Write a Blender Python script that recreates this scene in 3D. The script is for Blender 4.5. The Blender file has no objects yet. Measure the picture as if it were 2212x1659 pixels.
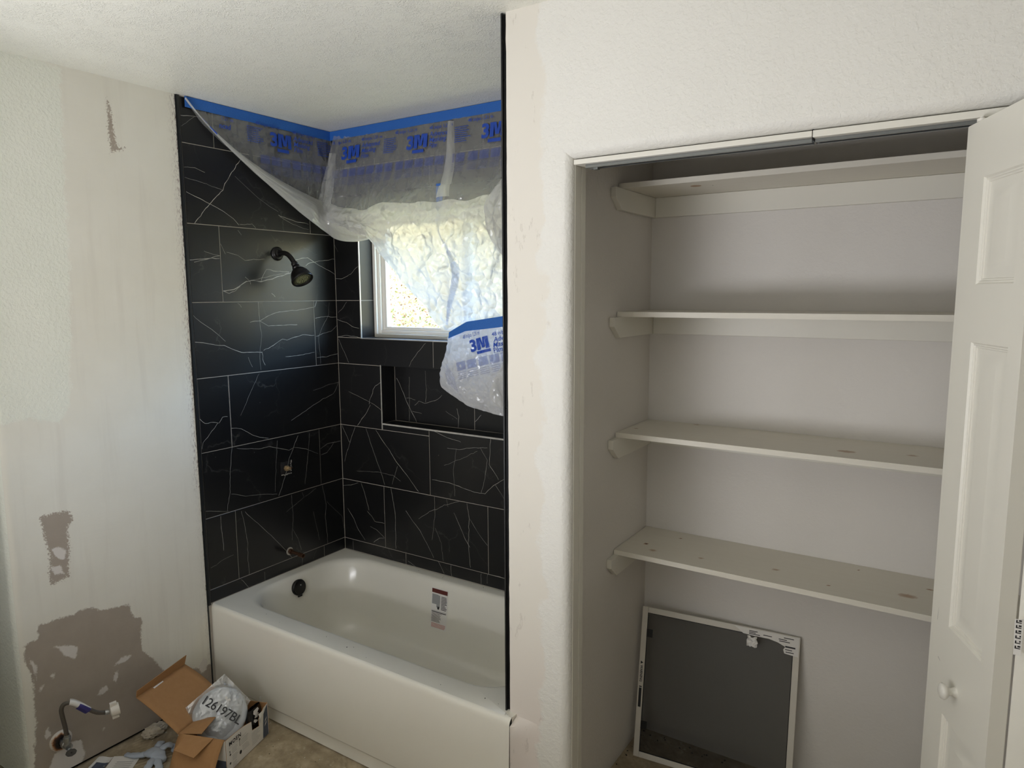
import bpy, bmesh, math, random
import numpy as np
from mathutils import Vector, Matrix, noise

random.seed(7)
SC = bpy.context.scene
COL = SC.collection
PI = math.pi

# ------------------------------------------------------------------ camera
cam_d = bpy.data.cameras.new('camera')
cam_d.sensor_fit = 'HORIZONTAL'
cam_d.sensor_width = 36.0
cam_d.lens = 1508.41 / 2212 * 36.0
cam_d.clip_start = 0.02
cam_d.clip_end = 200
cam = bpy.data.objects.new('camera', cam_d)
COL.objects.link(cam)
_R = Vector((0.839002, 0.544101, -0.005442))
_U = Vector((-0.065011, 0.110167, 0.991785))
_F = Vector((-0.54023, 0.831756, -0.127803))
cam.matrix_world = Matrix(((_R.x, _U.x, -_F.x, 2.604), (_R.y, _U.y, -_F.y, -2.4278), (_R.z, _U.z, -_F.z, 1.6982), (0, 0, 0, 1)))
SC.camera = cam

# ------------------------------------------------------------------ sky, sun, lamps, exposure
SC.view_settings.view_transform = 'Standard'
SC.view_settings.look = 'None'
SC.view_settings.gamma = 1.0
SC.view_settings.use_curve_mapping = False
SC.view_settings.exposure = 0.24
SC.cycles.use_denoising = True
SC.cycles.max_bounces = 10
SC.cycles.diffuse_bounces = 6
SC.cycles.glossy_bounces = 4
SC.cycles.transmission_bounces = 8
SC.cycles.transparent_max_bounces = 16
SC.cycles.sample_clamp_indirect = 6.0
SC.cycles.caustics_reflective = False
SC.cycles.caustics_refractive = True

SKY_STRENGTH = 2.6
SUN_STRENGTH = 25.0
REAR_POWER = 7.5
SIDE_POWER = 11.0
CEILING_FILL_POWER = 44.0
world = bpy.data.worlds.new('world')
SC.world = world
world.use_nodes = True
wn = world.node_tree
wn.nodes.clear()
wo = wn.nodes.new('ShaderNodeOutputWorld')
wb = wn.nodes.new('ShaderNodeBackground')
ws = wn.nodes.new('ShaderNodeTexSky')
ws.sky_type = 'NISHITA'
ws.sun_disc = False
ws.sun_elevation = math.radians(39)
ws.sun_rotation = math.radians(200)
ws.air_density = 1.2
ws.dust_density = 0.6
ws.ozone_density = 2.0
wb.inputs['Strength'].default_value = SKY_STRENGTH
wn.links.new(ws.outputs[0], wb.inputs[0])
wn.links.new(wb.outputs[0], wo.inputs[0])

sun_d = bpy.data.lights.new('sun', 'SUN')
sun_d.energy = SUN_STRENGTH
sun_d.angle = math.radians(0.6)
sun_d.color = (1.0, 0.94, 0.80)
sun = bpy.data.objects.new('sun', sun_d)
COL.objects.link(sun)
sun.rotation_euler = Vector((0.80, 0.16, -0.66)).to_track_quat('-Z', 'Y').to_euler()

def area(name, loc, direction, sx, sy, power, color, portal=False):
    d = bpy.data.lights.new(name, 'AREA')
    d.shape = 'RECTANGLE'
    d.size = sx
    d.size_y = sy
    d.energy = power
    d.color = color
    if portal:
        d.cycles.is_portal = True
    o = bpy.data.objects.new(name, d)
    COL.objects.link(o)
    o.location = loc
    o.rotation_euler = Vector(direction).to_track_quat('-Z', 'Y').to_euler()
    return o

# sky portal in the bathroom window, and a lamp for the window assumed in the wall behind the camera
area('window_portal', (0.69, 0.17, 1.79), (0, -1, 0), 1.06, 0.62, 1.0, (1, 1, 1), portal=True)
area('assumed_rear_window_lamp', (2.1, -4.62, 1.55), (0, 1, 0), 1.7, 1.3, REAR_POWER, (0.88, 0.92, 1.0))  # added lamp; the assumed window's pane is opaque and passes no daylight
# bare fill light added behind the camera to brighten the ceiling; no fixture there
area('ceiling_fill_light', (1.10, -2.85, 0.95), (-0.12, 0.35, 1.0), 0.9, 0.9, CEILING_FILL_POWER, (0.95, 0.955, 1.0))
area('assumed_side_window_lamp', (-0.86, -3.35, 1.60), (1, 0, 0.12), 1.5, 1.2, SIDE_POWER, (0.88, 0.92, 1.0))  # added lamp for an assumed window on the left, its pane opaque too

# ------------------------------------------------------------------ helpers
class MB:
    """collects faces and links them as ONE mesh object"""
    def __init__(s):
        s.v = []; s.f = []; s.m = []
    def quad(s, pts, mi=0):
        n = len(s.v)
        s.v += [tuple(p) for p in pts]
        s.f.append(tuple(range(n, n + len(pts)))); s.m.append(mi)
        return s
    def box(s, x0, x1, y0, y1, z0, z1, mi=0):
        n = len(s.v)
        s.v += [(x0, y0, z0), (x1, y0, z0), (x1, y1, z0), (x0, y1, z0), (x0, y0, z1), (x1, y0, z1), (x1, y1, z1), (x0, y1, z1)]
        for q in ((0, 3, 2, 1), (4, 5, 6, 7), (0, 1, 5, 4), (1, 2, 6, 5), (2, 3, 7, 6), (3, 0, 4, 7)):
            s.f.append(tuple(n + i for i in q)); s.m.append(mi)
        return s
    def obox(s, o, a, b, c, mi=0):
        """box from corner o with edge vectors a, b, c"""
        o, a, b, c = map(Vector, (o, a, b, c))
        n = len(s.v)
        s.v += [tuple(p) for p in (o, o + a, o + a + b, o + b, o + c, o + a + c, o + a + b + c, o + b + c)]
        for q in ((0, 3, 2, 1), (4, 5, 6, 7), (0, 1, 5, 4), (1, 2, 6, 5), (2, 3, 7, 6), (3, 0, 4, 7)):
            s.f.append(tuple(n + i for i in q)); s.m.append(mi)
        return s
    def grid(s, fn, nu, nv, mi=0, wrap_u=False, wrap_v=False):
        n = len(s.v)
        cu = nu if wrap_u else nu + 1
        cv = nv if wrap_v else nv + 1
        for i in range(cu):
            for j in range(cv):
                s.v.append(tuple(fn(i / nu, j / nv)))
        for i in range(nu):
            for j in range(nv):
                a = n + (i % cu) * cv + (j % cv); b = n + ((i + 1) % cu) * cv + (j % cv)
                c = n + ((i + 1) % cu) * cv + ((j + 1) % cv); d = n + (i % cu) * cv + ((j + 1) % cv)
                s.f.append((a, b, c, d)); s.m.append(mi)
        return s
    def loops(s, loops, mi=0, cap0=False, cap1=False):
        """rings of equal length, closed"""
        k = len(loops[0]); n = len(s.v)
        for l in loops:
            s.v += [tuple(p) for p in l]
        for i in range(len(loops) - 1):
            for j in range(k):
                s.f.append((n + i * k + j, n + i * k + (j + 1) % k, n + (i + 1) * k + (j + 1) % k, n + (i + 1) * k + j)); s.m.append(mi)
        if cap0:
            s.f.append(tuple(n + j for j in range(k))[::-1]); s.m.append(mi)
        if cap1:
            s.f.append(tuple(n + (len(loops) - 1) * k + j for j in range(k))); s.m.append(mi)
        return s
    def tube(s, path, r, seg=10, mi=0, caps=True):
        path = [Vector(p) for p in path]
        rs = r if isinstance(r, (list, tuple)) else [r] * len(path)
        ring = []
        t0 = (path[1] - path[0]).normalized()
        up = Vector((0, 0, 1)) if abs(t0.z) < 0.9 else Vector((1, 0, 0))
        nrm = t0.cross(up).normalized()
        for i, p in enumerate(path):
            t = (path[min(i + 1, len(path) - 1)] - path[max(i - 1, 0)]).normalized()
            nrm = (nrm - t * nrm.dot(t)).normalized()
            b = t.cross(nrm)
            ring.append([p + (nrm * math.cos(2 * PI * k / seg) + b * math.sin(2 * PI * k / seg)) * rs[i] for k in range(seg)])
        return s.loops(ring, mi, caps, caps)
    def lathe(s, o, axis, prof, seg=24, mi=0, cap0=False, cap1=False):
        """profile of (distance along axis, radius)"""
        o = Vector(o); ax = Vector(axis).normalized()
        u = ax.cross(Vector((0, 0, 1)) if abs(ax.z) < 0.9 else Vector((1, 0, 0))).normalized(); w = ax.cross(u)
        ring = [[o + ax * d + (u * math.cos(2 * PI * k / seg) + w * math.sin(2 * PI * k / seg)) * r for k in range(seg)] for d, r in prof]
        return s.loops(ring, mi, cap0, cap1)
    def build(s, name, mats, parent=None, smooth=None, bevel=0.0, recalc=True):
        me = bpy.data.meshes.new(name)
        me.from_pydata(s.v, [], s.f)
        if not isinstance(mats, (list, tuple)):
            mats = [mats]
        for m in mats:
            me.materials.append(m)
        if len(mats) > 1:
            me.polygons.foreach_set('material_index', s.m)
        if recalc:
            bm = bmesh.new(); bm.from_mesh(me)
            bmesh.ops.remove_doubles(bm, verts=bm.verts, dist=1e-6)
            bmesh.ops.recalc_face_normals(bm, faces=bm.faces)
            bm.to_mesh(me); bm.free()
        if smooth is not None:
            me.shade_smooth()
            if smooth < 179:
                me.set_sharp_from_angle(angle=math.radians(smooth))
        me.update()
        o = bpy.data.objects.new(name, me)
        COL.objects.link(o)
        if parent is not None:
            o.parent = parent
        if bevel:
            b = o.modifiers.new('bevel', 'BEVEL'); b.width = bevel; b.segments = 2; b.limit_method = 'ANGLE'
        return o

def tag(o, label=None, cat=None, group=None, kind=None):
    for k, v in (('label', label), ('category', cat), ('group', group), ('kind', kind)):
        if v:
            o[k] = v
    return o

def empty(name, loc=(0, 0, 0), label=None, cat=None, group=None, kind=None):
    o = bpy.data.objects.new(name, None)
    o.empty_display_size = 0.05
    COL.objects.link(o)
    o.location = loc
    tag(o, label, cat, group, kind)
    return o

def reparent(children, root):
    """children were built in world coordinates: keep them there under a moved Empty"""
    for c in children:
        c.parent = root
        c.matrix_parent_inverse = Matrix.Translation(-Vector(root.location))

def interp(pts, x):
    if x <= pts[0][0]:
        return pts[0][1]
    for (a, b), (c, d) in zip(pts, pts[1:]):
        if x <= c:
            return b + (d - b) * (x - a) / (c - a)
    return pts[-1][1]

def smooth_interp(pts, x):
    if x <= pts[0][0]:
        return pts[0][1]
    n = len(pts)
    for i in range(n - 1):
        if x <= pts[i + 1][0]:
            x0, y0 = pts[i]; x1, y1 = pts[i + 1]
            m0 = (pts[i + 1][1] - pts[max(i - 1, 0)][1]) / (pts[i + 1][0] - pts[max(i - 1, 0)][0])
            m1 = (pts[min(i + 2, n - 1)][1] - pts[i][1]) / (pts[min(i + 2, n - 1)][0] - pts[i][0])
            h = x1 - x0; t = (x - x0) / h
            return (2 * t**3 - 3 * t**2 + 1) * y0 + (t**3 - 2 * t**2 + t) * h * m0 + (-2 * t**3 + 3 * t**2) * y1 + (t**3 - t**2) * h * m1
    return pts[-1][1]

def spline3(pts, n):
    """Catmull-Rom through 3-D points"""
    pts = [Vector(p) for p in pts]
    P = [pts[0]] + pts + [pts[-1]]
    out = []
    for k in range(n + 1):
        u = k / n * (len(pts) - 1); i = min(int(u), len(pts) - 2); t = u - i
        a, b, c, d = P[i], P[i + 1], P[i + 2], P[i + 3]
        out.append(0.5 * ((2 * b) + (c - a) * t + (2 * a - 5 * b + 4 * c - d) * t * t + (3 * b - a - 3 * c + d) * t**3))
    return out

def ridge(x, y, z=0.0):
    return 1.0 - abs(noise.noise(Vector((x, y, z)))) * 2.0

# ------------------------------------------------------------------ materials
def lin(c):
    c = c / 255.0
    return c / 12.92 if c <= 0.04045 else ((c + 0.055) / 1.055) ** 2.4
def rgb(r, g, b):
    return (lin(r), lin(g), lin(b), 1.0)

class NT:
    def __init__(s, name):
        s.mat = bpy.data.materials.new(name); s.mat.use_nodes = True
        s.t = s.mat.node_tree; s.n = s.t.nodes; s.n.clear()
        s.out = s.n.new('ShaderNodeOutputMaterial')
    def new(s, typ, **kw):
        n = s.n.new(typ)
        for k, v in kw.items():
            setattr(n, k, v)
        return n
    def link(s, a, b):
        s.t.links.new(a, b)
    def val(s, sock, v):
        if hasattr(v, 'is_output') or isinstance(v, bpy.types.NodeSocket):
            s.link(v, sock)
        else:
            sock.default_value = v
    def math(s, op, a, b=0.0, clamp=False):
        n = s.new('ShaderNodeMath', operation=op); n.use_clamp = clamp
        s.val(n.inputs[0], a); s.val(n.inputs[1], b)
        return n.outputs[0]
    def mix(s, f, a, b, blend='MIX'):
        n = s.new('ShaderNodeMix', data_type='RGBA', blend_type=blend)
        s.val(n.inputs[0], f); s.val(n.inputs[6], a); s.val(n.inputs[7], b)
        return n.outputs[2]
    def coords(s, kind='Object', scale=(1, 1, 1), rot=(0, 0, 0), loc=(0, 0, 0)):
        t = s.new('ShaderNodeTexCoord'); m = s.new('ShaderNodeMapping')
        m.inputs['Scale'].default_value = scale; m.inputs['Rotation'].default_value = rot; m.inputs['Location'].default_value = loc
        s.link(t.outputs[kind], m.inputs[0])
        return m.outputs[0]
    def noise(s, vec, scale, detail=3.0, rough=0.5, dist=0.0, out=0):
        n = s.new('ShaderNodeTexNoise')
        s.link(vec, n.inputs['Vector'])
        n.inputs['Scale'].default_value = scale; n.inputs['Detail'].default_value = detail
        n.inputs['Roughness'].default_value = rough; n.inputs['Distortion'].default_value = dist
        return n.outputs[out]
    def voronoi(s, vec, scale, feature='F1', out=0, rand=1.0):
        n = s.new('ShaderNodeTexVoronoi', feature=feature)
        s.link(vec, n.inputs['Vector']); n.inputs['Scale'].default_value = scale
        n.inputs['Randomness'].default_value = rand
        return n.outputs[out]
    def ramp(s, fac, stops, interp='LINEAR'):
        n = s.new('ShaderNodeValToRGB'); n.color_ramp.interpolation = interp
        e = n.color_ramp.elements
        while len(e) < len(stops):
            e.new(0.5)
        for i, (p, c) in enumerate(stops):
            e[i].position = p
            e[i].color = c if isinstance(c, tuple) else (c, c, c, 1)
        s.val(n.inputs[0], fac)
        return n.outputs[0]
    def attr(s, name):
        n = s.new('ShaderNodeAttribute'); n.attribute_name = name
        return n.outputs['Fac']
    def bump(s, h, strength=0.3, dist=0.01, normal=None):
        n = s.new('ShaderNodeBump')
        n.inputs['Strength'].default_value = 1.0
        s.val(n.inputs['Strength'], strength); n.inputs['Distance'].default_value = dist
        s.link(h, n.inputs['Height'])
        if normal is not None:
            s.link(normal, n.inputs['Normal'])
        return n.outputs[0]
    def principled(s, color, rough=0.5, normal=None, metallic=0.0, spec=0.5, **kw):
        p = s.new('ShaderNodeBsdfPrincipled')
        s.val(p.inputs['Base Color'], color); s.val(p.inputs['Roughness'], rough)
        s.val(p.inputs['Metallic'], metallic); s.val(p.inputs['Specular IOR Level'], spec)
        for k, v in kw.items():
            s.val(p.inputs[k], v)
        if normal is not None:
            s.link(normal, p.inputs['Normal'])
        s.link(p.outputs[0], s.out.inputs[0])
        return p

def simple(name, color, rough=0.5, metallic=0.0, var=0.06, nscale=30.0, bump=0.0, spec=0.5):
    t = NT(name); c = t.coords()
    n = t.noise(c, nscale, 4.0)
    lo = tuple(x * (1 - var) for x in color[:3]) + (1,); hi = tuple(min(1, x * (1 + var)) for x in color[:3]) + (1,)
    col = t.mix(n, lo, hi)
    nm = t.bump(n, bump, 0.002) if bump else None
    t.principled(col, rough, nm, metallic, spec)
    return t.mat

M = {}
SKIM = rgb(224, 217, 204)
PAINT = rgb(226, 225, 214)

def orange_peel(t, vec, amount):
    a = t.noise(vec, 95.0, 3.0, 0.55)
    b = t.noise(vec, 42.0, 2.0, 0.5)
    h = t.math('ADD', t.math('MULTIPLY', t.ramp(a, [(0.42, 0.0), (0.62, 1.0)]), 0.6), t.math('MULTIPLY', b, 0.6))
    return t.math('MULTIPLY', h, amount)

# drywall of the left wall: textured paint, smooth skim coat and bare grey compound, from signed distance attributes
t = NT('patched_drywall'); c = t.coords()
wob = t.math('SUBTRACT', t.noise(c, 28.0, 5.0, 0.65), 0.5)
wobf = t.math('SUBTRACT', t.noise(c, 140.0, 4.0, 0.7), 0.5)
def edge(attr, a1, a2, soft):
    d = t.math('ADD', t.attr(attr), t.math('ADD', t.math('MULTIPLY', wob, a1), t.math('MULTIPLY', wobf, a2)))
    return t.math('MULTIPLY', t.math('ADD', d, soft * 0.5), 1.0 / soft, clamp=True)
tex = edge('sd_texture', 0.05, 0.02, 0.012)
grey = edge('sd_grey', 0.035, 0.02, 0.006)
grey2 = edge('sd_patch', 0.012, 0.055, 0.005)
white = edge('sd_white', 0.02, 0.015, 0.005)
mott = t.noise(c, 5.0, 4.0, 0.6)
stre = t.noise(t.coords(scale=(1, 9, 0.7)), 2.2, 3.0, 0.6)
skim = t.mix(mott, rgb(216, 212, 199), rgb(228, 225, 214))
skim = t.mix(t.math('MULTIPLY', t.ramp(stre, [(0.52, 0.0), (0.7, 1.0)]), 0.35), skim, rgb(207, 202, 190))
base = t.mix(tex, skim, t.mix(mott, rgb(220, 221, 208), rgb(229, 229, 218)))
gmott = t.mix(t.noise(c, 14.0, 5.0, 0.65), rgb(156, 145, 132), rgb(172, 161, 149))
base = t.mix(t.math('MAXIMUM', grey, grey2), base, gmott)
base = t.mix(white, base, rgb(214, 208, 201))
dirt = t.math('MULTIPLY', t.attr('sd_edge'), t.ramp(t.noise(t.coords(scale=(1, 3, 1)), 60.0, 4.0, 0.7), [(0.5, 0.0), (0.62, 1.0)]))
base = t.mix(dirt, base, rgb(120, 96, 92))
h1 = orange_peel(t, c, tex)
h2 = t.math('MULTIPLY', t.math('SUBTRACT', 1.0, grey), 0.9)
scr = t.math('MULTIPLY', t.noise(t.coords(scale=(1, 1.0, 6), rot=(0.45, 0, 0)), 12.0, 4.0, 0.6), 0.35)
hh = t.math('ADD', t.math('ADD', h1, t.math('MULTIPLY', h2, 0.5)), t.math('ADD', scr, t.math('MULTIPLY', white, 0.5)))
t.principled(base, 0.6, t.bump(hh, 0.5, 0.0022), spec=0.25)
M['left'] = t.mat

def textured_wall(name, ca, cb, strength=0.6, smooth_edge=None):
    t = NT(name); c = t.coords()
    mott = t.noise(c, 4.0, 4.0, 0.6)
    base = t.mix(mott, ca, cb)
    amt = 1.0
    if smooth_edge is not None:
        sep = t.new('ShaderNodeSeparateXYZ'); t.link(c, sep.inputs[0])
        d = t.math('ADD', sep.outputs[0], t.math('MULTIPLY', t.math('SUBTRACT', t.noise(c, 7.0, 5.0, 0.6), 0.5), 0.16))
        amt = t.math('MULTIPLY', t.math('SUBTRACT', d, smooth_edge - 0.006), 70.0, clamp=True)
        lowpink = t.math('MULTIPLY', t.math('SUBTRACT', 0.75, sep.outputs[2]), 1.6, clamp=True)
        sk = t.mix(lowpink, rgb(221, 216, 206), rgb(226, 215, 210))
        base = t.mix(amt, sk, base)
        scr = t.ramp(t.noise(t.coords(scale=(1, 1, 0.35)), 22.0, 5.0, 0.7), [(0.62, 0.0), (0.66, 1.0), (0.7, 0.0)])
        base = t.mix(t.math('MULTIPLY', t.math('MULTIPLY', scr, t.math('SUBTRACT', 1.0, amt)), 0.25), base, rgb(150, 140, 128))
    h = orange_peel(t, c, amt)
    t.principled(base, 0.55, t.bump(h, strength, 0.0024), spec=0.3)
    return t.mat
M['front'] = textured_wall('textured_front_wall', rgb(220, 218, 211), rgb(228, 226, 220), 0.42, 1.60)
M['wall'] = textured_wall('textured_wall', rgb(221, 219, 212), rgb(228, 226, 220), 0.35)
M['closet_wall'] = textured_wall('closet_wall_paint', rgb(212, 208, 202), rgb(220, 216, 211), 0.16)

t = NT('stomped_ceiling'); c = t.coords()
w1 = t.noise(c, 16.0, 3.0, 0.55, 0.9)
v = t.noise(c, 58.0, 2.0, 0.5, 1.4)
rid = t.ramp(t.math('ABSOLUTE', t.math('SUBTRACT', v, 0.5)), [(0.0, 1.0), (0.09, 0.0)])
msk = t.ramp(w1, [(0.40, 0.15), (0.6, 1.0)])
h = t.math('ADD', t.math('MULTIPLY', rid, msk), t.math('MULTIPLY', t.noise(c, 120.0, 2.0), 0.25))
t.principled(t.mix(t.noise(c, 3.0), rgb(228, 227, 216), rgb(234, 233, 223)), 0.36, t.bump(h, 0.42, 0.004), spec=0.45)
M['ceiling'] = t.mat

# black marble tile with faint veins; every tile gets its own stretch of stone from its object's random number
t = NT('black_marble_tile')
oi = t.new('ShaderNodeObjectInfo')
tc = t.new('ShaderNodeTexCoord'); va = t.new('ShaderNodeVectorMath', operation='ADD')
t.link(tc.outputs['Object'], va.inputs[0])
sc = t.new('ShaderNodeVectorMath', operation='SCALE'); sc.inputs[0].default_value = (13.0, 7.0, 5.0)
t.link(oi.outputs['Random'], sc.inputs['Scale']); t.link(sc.outputs[0], va.inputs[1])
vec = va.outputs[0]
wv = t.new('ShaderNodeVectorMath', operation='ADD'); t.link(vec, wv.inputs[0])
ws2 = t.new('ShaderNodeVectorMath', operation='SCALE'); ws2.inputs['Scale'].default_value = 0.16
t.link(t.noise(vec, 7.0, 4.0, 0.6, out=1), ws2.inputs[0]); t.link(ws2.outputs[0], wv.inputs[1])
vd = t.voronoi(wv.outputs[0], 3.4, 'DISTANCE_TO_EDGE')
vein = t.math('MULTIPLY', t.ramp(vd, [(0.0, 1.0), (0.012, 0.0)]), t.ramp(t.noise(vec, 6.0, 2.0), [(0.5, 0.0), (0.68, 1.0)]))
fv = t.voronoi(vec, 26.0, 'F1'); fcol = t.new('ShaderNodeTexVoronoi'); t.link(vec, fcol.inputs['Vector']); fcol.inputs['Scale'].default_value = 26.0
fsep = t.new('ShaderNodeSeparateColor'); t.link(fcol.outputs['Color'], fsep.inputs[0])
fleck = t.math('MULTIPLY', t.ramp(t.math('ADD', fv, t.math('MULTIPLY', t.noise(vec, 160.0, 2.0), 0.06)), [(0.055, 1.0), (0.085, 0.0)]), t.ramp(fsep.outputs[0], [(0.80, 0.0), (0.84, 1.0)]))
cloud = t.noise(vec, 5.0, 4.0, 0.6)
col = t.mix(cloud, (0.004, 0.004, 0.0044, 1), (0.010, 0.0098, 0.0098, 1))
col = t.mix(t.math('MULTIPLY', vein, 0.07), col, rgb(190, 186, 178))
col = t.mix(t.math('MULTIPLY', fleck, 0.55), col, rgb(150, 148, 142))
t.principled(col, 0.30, None, spec=0.55)
M['tile'] = t.mat

M['vein'] = simple('marble_vein_calcite', rgb(176, 173, 165), 0.45, var=0.3, nscale=60)
M['grout'] = simple('thinset_backing', rgb(170, 163, 152), 0.85, var=0.25, nscale=18, bump=0.5)
M['blackmetal'] = simple('black_tile_trim', (0.010, 0.011, 0.012, 1), 0.35, var=0.2)
M['blacktorn'] = simple('dark_wall_gap', (0.012, 0.010, 0.009, 1), 0.9, var=0.4)
M['oil'] = simple('oil_rubbed_black', (0.011, 0.010, 0.009, 1), 0.36, 0.5, var=0.2, spec=0.6)
M['nozzle'] = simple('grey_green_nozzle_plate', rgb(70, 72, 52), 0.45)
M['nozzle_tip'] = simple('pale_rubber_nozzle', rgb(190, 190, 140), 0.5)
M['enamel'] = None
t = NT('white_tub_enamel'); c = t.coords()
sp = t.ramp(t.noise(c, 70.0, 2.0, 0.7), [(0.74, 0.0), (0.78, 1.0)])
t.principled(t.mix(t.math('MULTIPLY', sp, 0.15), t.mix(t.noise(c, 3.0, 3.0), rgb(226, 222, 211), rgb(232, 229, 219)), rgb(150, 140, 125)), 0.16, None, spec=0.55)
M['enamel'] = t.mat
M['vinyl'] = simple('white_vinyl', rgb(226, 222, 214), 0.35, var=0.02)
M['whitemetal'] = simple('white_metal', rgb(214, 211, 203), 0.35, var=0.03)
M['silver'] = simple('pale_metal_edge', rgb(205, 202, 196), 0.3, 0.6, var=0.08)
M['steel'] = simple('galvanised_track', rgb(120, 122, 120), 0.35, 0.8)
M['whitepaint'] = simple('white_trim_paint', rgb(220, 217, 207), 0.4, var=0.02, nscale=8)
M['tape'] = simple('blue_painters_tape', rgb(38, 98, 178), 0.65, var=0.16, nscale=220, bump=0.3)
M['print'] = simple('blue_film_print', rgb(32, 72, 170), 0.5, var=0.05)
M['black_ink'] = simple('black_ink', (0.012, 0.012, 0.014, 1), 0.5, var=0.1)
M['blue_ink'] = simple('violet_ink', rgb(58, 52, 120), 0.5, var=0.3, nscale=300)
M['red_ink'] = simple('dark_red_ink', rgb(92, 36, 30), 0.5, var=0.25, nscale=200)
M['pink_ink'] = simple('pale_red_ink', rgb(205, 158, 150), 0.6, var=0.1)
M['grey_ink'] = simple('grey_ink', rgb(150, 150, 150), 0.6, var=0.1)
M['paper'] = simple('white_paper', rgb(222, 219, 214), 0.6, var=0.03)
M['greyprint'] = simple('slate_blue_print', rgb(74, 82, 98), 0.55, var=0.06)
M['copper'] = simple('tarnished_copper', rgb(92, 66, 50), 0.45, 0.75, var=0.3)
M['brass'] = simple('dull_brass', rgb(196, 170, 130), 0.4, 0.7, var=0.25)
M['chrome'] = simple('worn_chrome', rgb(178, 180, 180), 0.28, 0.9, var=0.15)
M['hose'] = simple('grey_braided_hose', rgb(92, 86, 78), 0.55, 0.2, var=0.3, nscale=400, bump=0.6)
M['handle'] = simple('grey_valve_handle', rgb(64, 61, 57), 0.5, 0.1, var=0.12)
M['nut'] = simple('white_plastic_nut', rgb(222, 216, 206), 0.45, var=0.05)
M['mesh_frame'] = simple('white_screen_frame', rgb(206, 201, 191), 0.4, var=0.03)
M['blacktab'] = simple('black_pull_tab', (0.004, 0.004, 0.004, 1), 0.5)
M['black_bag'] = simple('black_plastic_bag', (0.008, 0.008, 0.009, 1), 0.25, var=0.2, spec=0.6)
M['foam'] = simple('grey_foam_wrap', rgb(186, 189, 192), 0.5, var=0.05, nscale=12)
M['speck'] = simple('dark_grit', (0.02, 0.017, 0.014, 1), 0.8)
M['chips'] = simple('white_chips', rgb(205, 200, 188), 0.8)
M['glove'] = simple('pale_blue_latex', rgb(170, 178, 190), 0.5, var=0.06, nscale=25, bump=0.2)
M['crumple'] = simple('stained_paper_towel', rgb(186, 176, 158), 0.85, var=0.3, nscale=30, bump=0.4)

t = NT('brown_cardboard'); c = t.coords()
cr = t.noise(t.coords(scale=(1, 1, 1)), 60.0, 4.0, 0.6)
t.principled(t.mix(cr, rgb(158, 118, 78), rgb(172, 131, 90)), 0.75, t.bump(t.noise(c, 180.0, 2.0), 0.15, 0.001), spec=0.2)
M['card'] = t.mat

t = NT('rusty_escutcheon'); c = t.coords()
rust = t.attr('rust')
rm = t.math('MULTIPLY', t.math('ADD', rust, t.math('MULTIPLY', t.math('SUBTRACT', t.noise(c, 60.0, 4.0, 0.7), 0.5), 0.9)), 1.0, clamp=True)
t.principled(t.ramp(rm, [(0.25, rgb(214, 206, 194)), (0.5, rgb(170, 120, 78)), (0.7, rgb(84, 48, 26)), (1.0, (0.012, 0.008, 0.006, 1))]), 0.5, None, 0.1)
M['escutcheon'] = t.mat

# painted pine shelves with bleeding knots
t = NT('painted_pine'); c = t.coords()
gr = t.noise(t.coords(scale=(1.2, 14, 14)), 5.0, 4.0, 0.6, 0.4)
col = t.mix(t.math('MULTIPLY', gr, 0.5), rgb(221, 217, 206), rgb(206, 199, 184))
knot = t.attr('knot')
col = t.mix(t.math('MULTIPLY', knot, 0.8), col, rgb(158, 120, 84))
hole = t.math('MULTIPLY', t.math('SUBTRACT', knot, 1.3), 5.0, clamp=True)
col = t.mix(hole, col, (0.02, 0.012, 0.008, 1))
t.principled(col, 0.45, t.bump(gr, 0.12, 0.001), spec=0.35)
M['pine'] = t.mat

# rough concrete subfloor
t = NT('concrete_subfloor'); c = t.coords()
a = t.noise(c, 9.0, 6.0, 0.65); b = t.noise(c, 60.0, 4.0, 0.7)
ridg = t.new('ShaderNodeTexWave', wave_type='BANDS', bands_direction='DIAGONAL'); t.link(c, ridg.inputs['Vector'])
ridg.inputs['Scale'].default_value = 22.0; ridg.inputs['Distortion'].default_value = 3.0; ridg.inputs['Detail'].default_value = 3.0
col = t.ramp(a, [(0.25, rgb(118, 104, 84)), (0.5, rgb(156, 142, 118)), (0.62, rgb(176, 161, 136)), (0.8, rgb(196, 185, 165))])
col = t.mix(t.math('MULTIPLY', t.ramp(b, [(0.62, 0.0), (0.75, 1.0)]), 0.5), col, rgb(94, 82, 66))
col = t.mix(t.math('MULTIPLY', t.ramp(t.noise(c, 24.0, 5.0, 0.7), [(0.6, 0.0), (0.72, 1.0)]), 0.7), col, rgb(212, 204, 188))
h = t.math('ADD', t.math('MULTIPLY', a, 1.0), t.math('ADD', t.math('MULTIPLY', b, 0.4), t.math('MULTIPLY', t.math('MULTIPLY', ridg.outputs[1], t.ramp(t.noise(c, 4.0), [(0.45, 0.0), (0.6, 1.0)])), 0.35)))
t.principled(col, 0.85, t.bump(h, 0.7, 0.006), spec=0.2)
M['floor'] = t.mat

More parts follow.
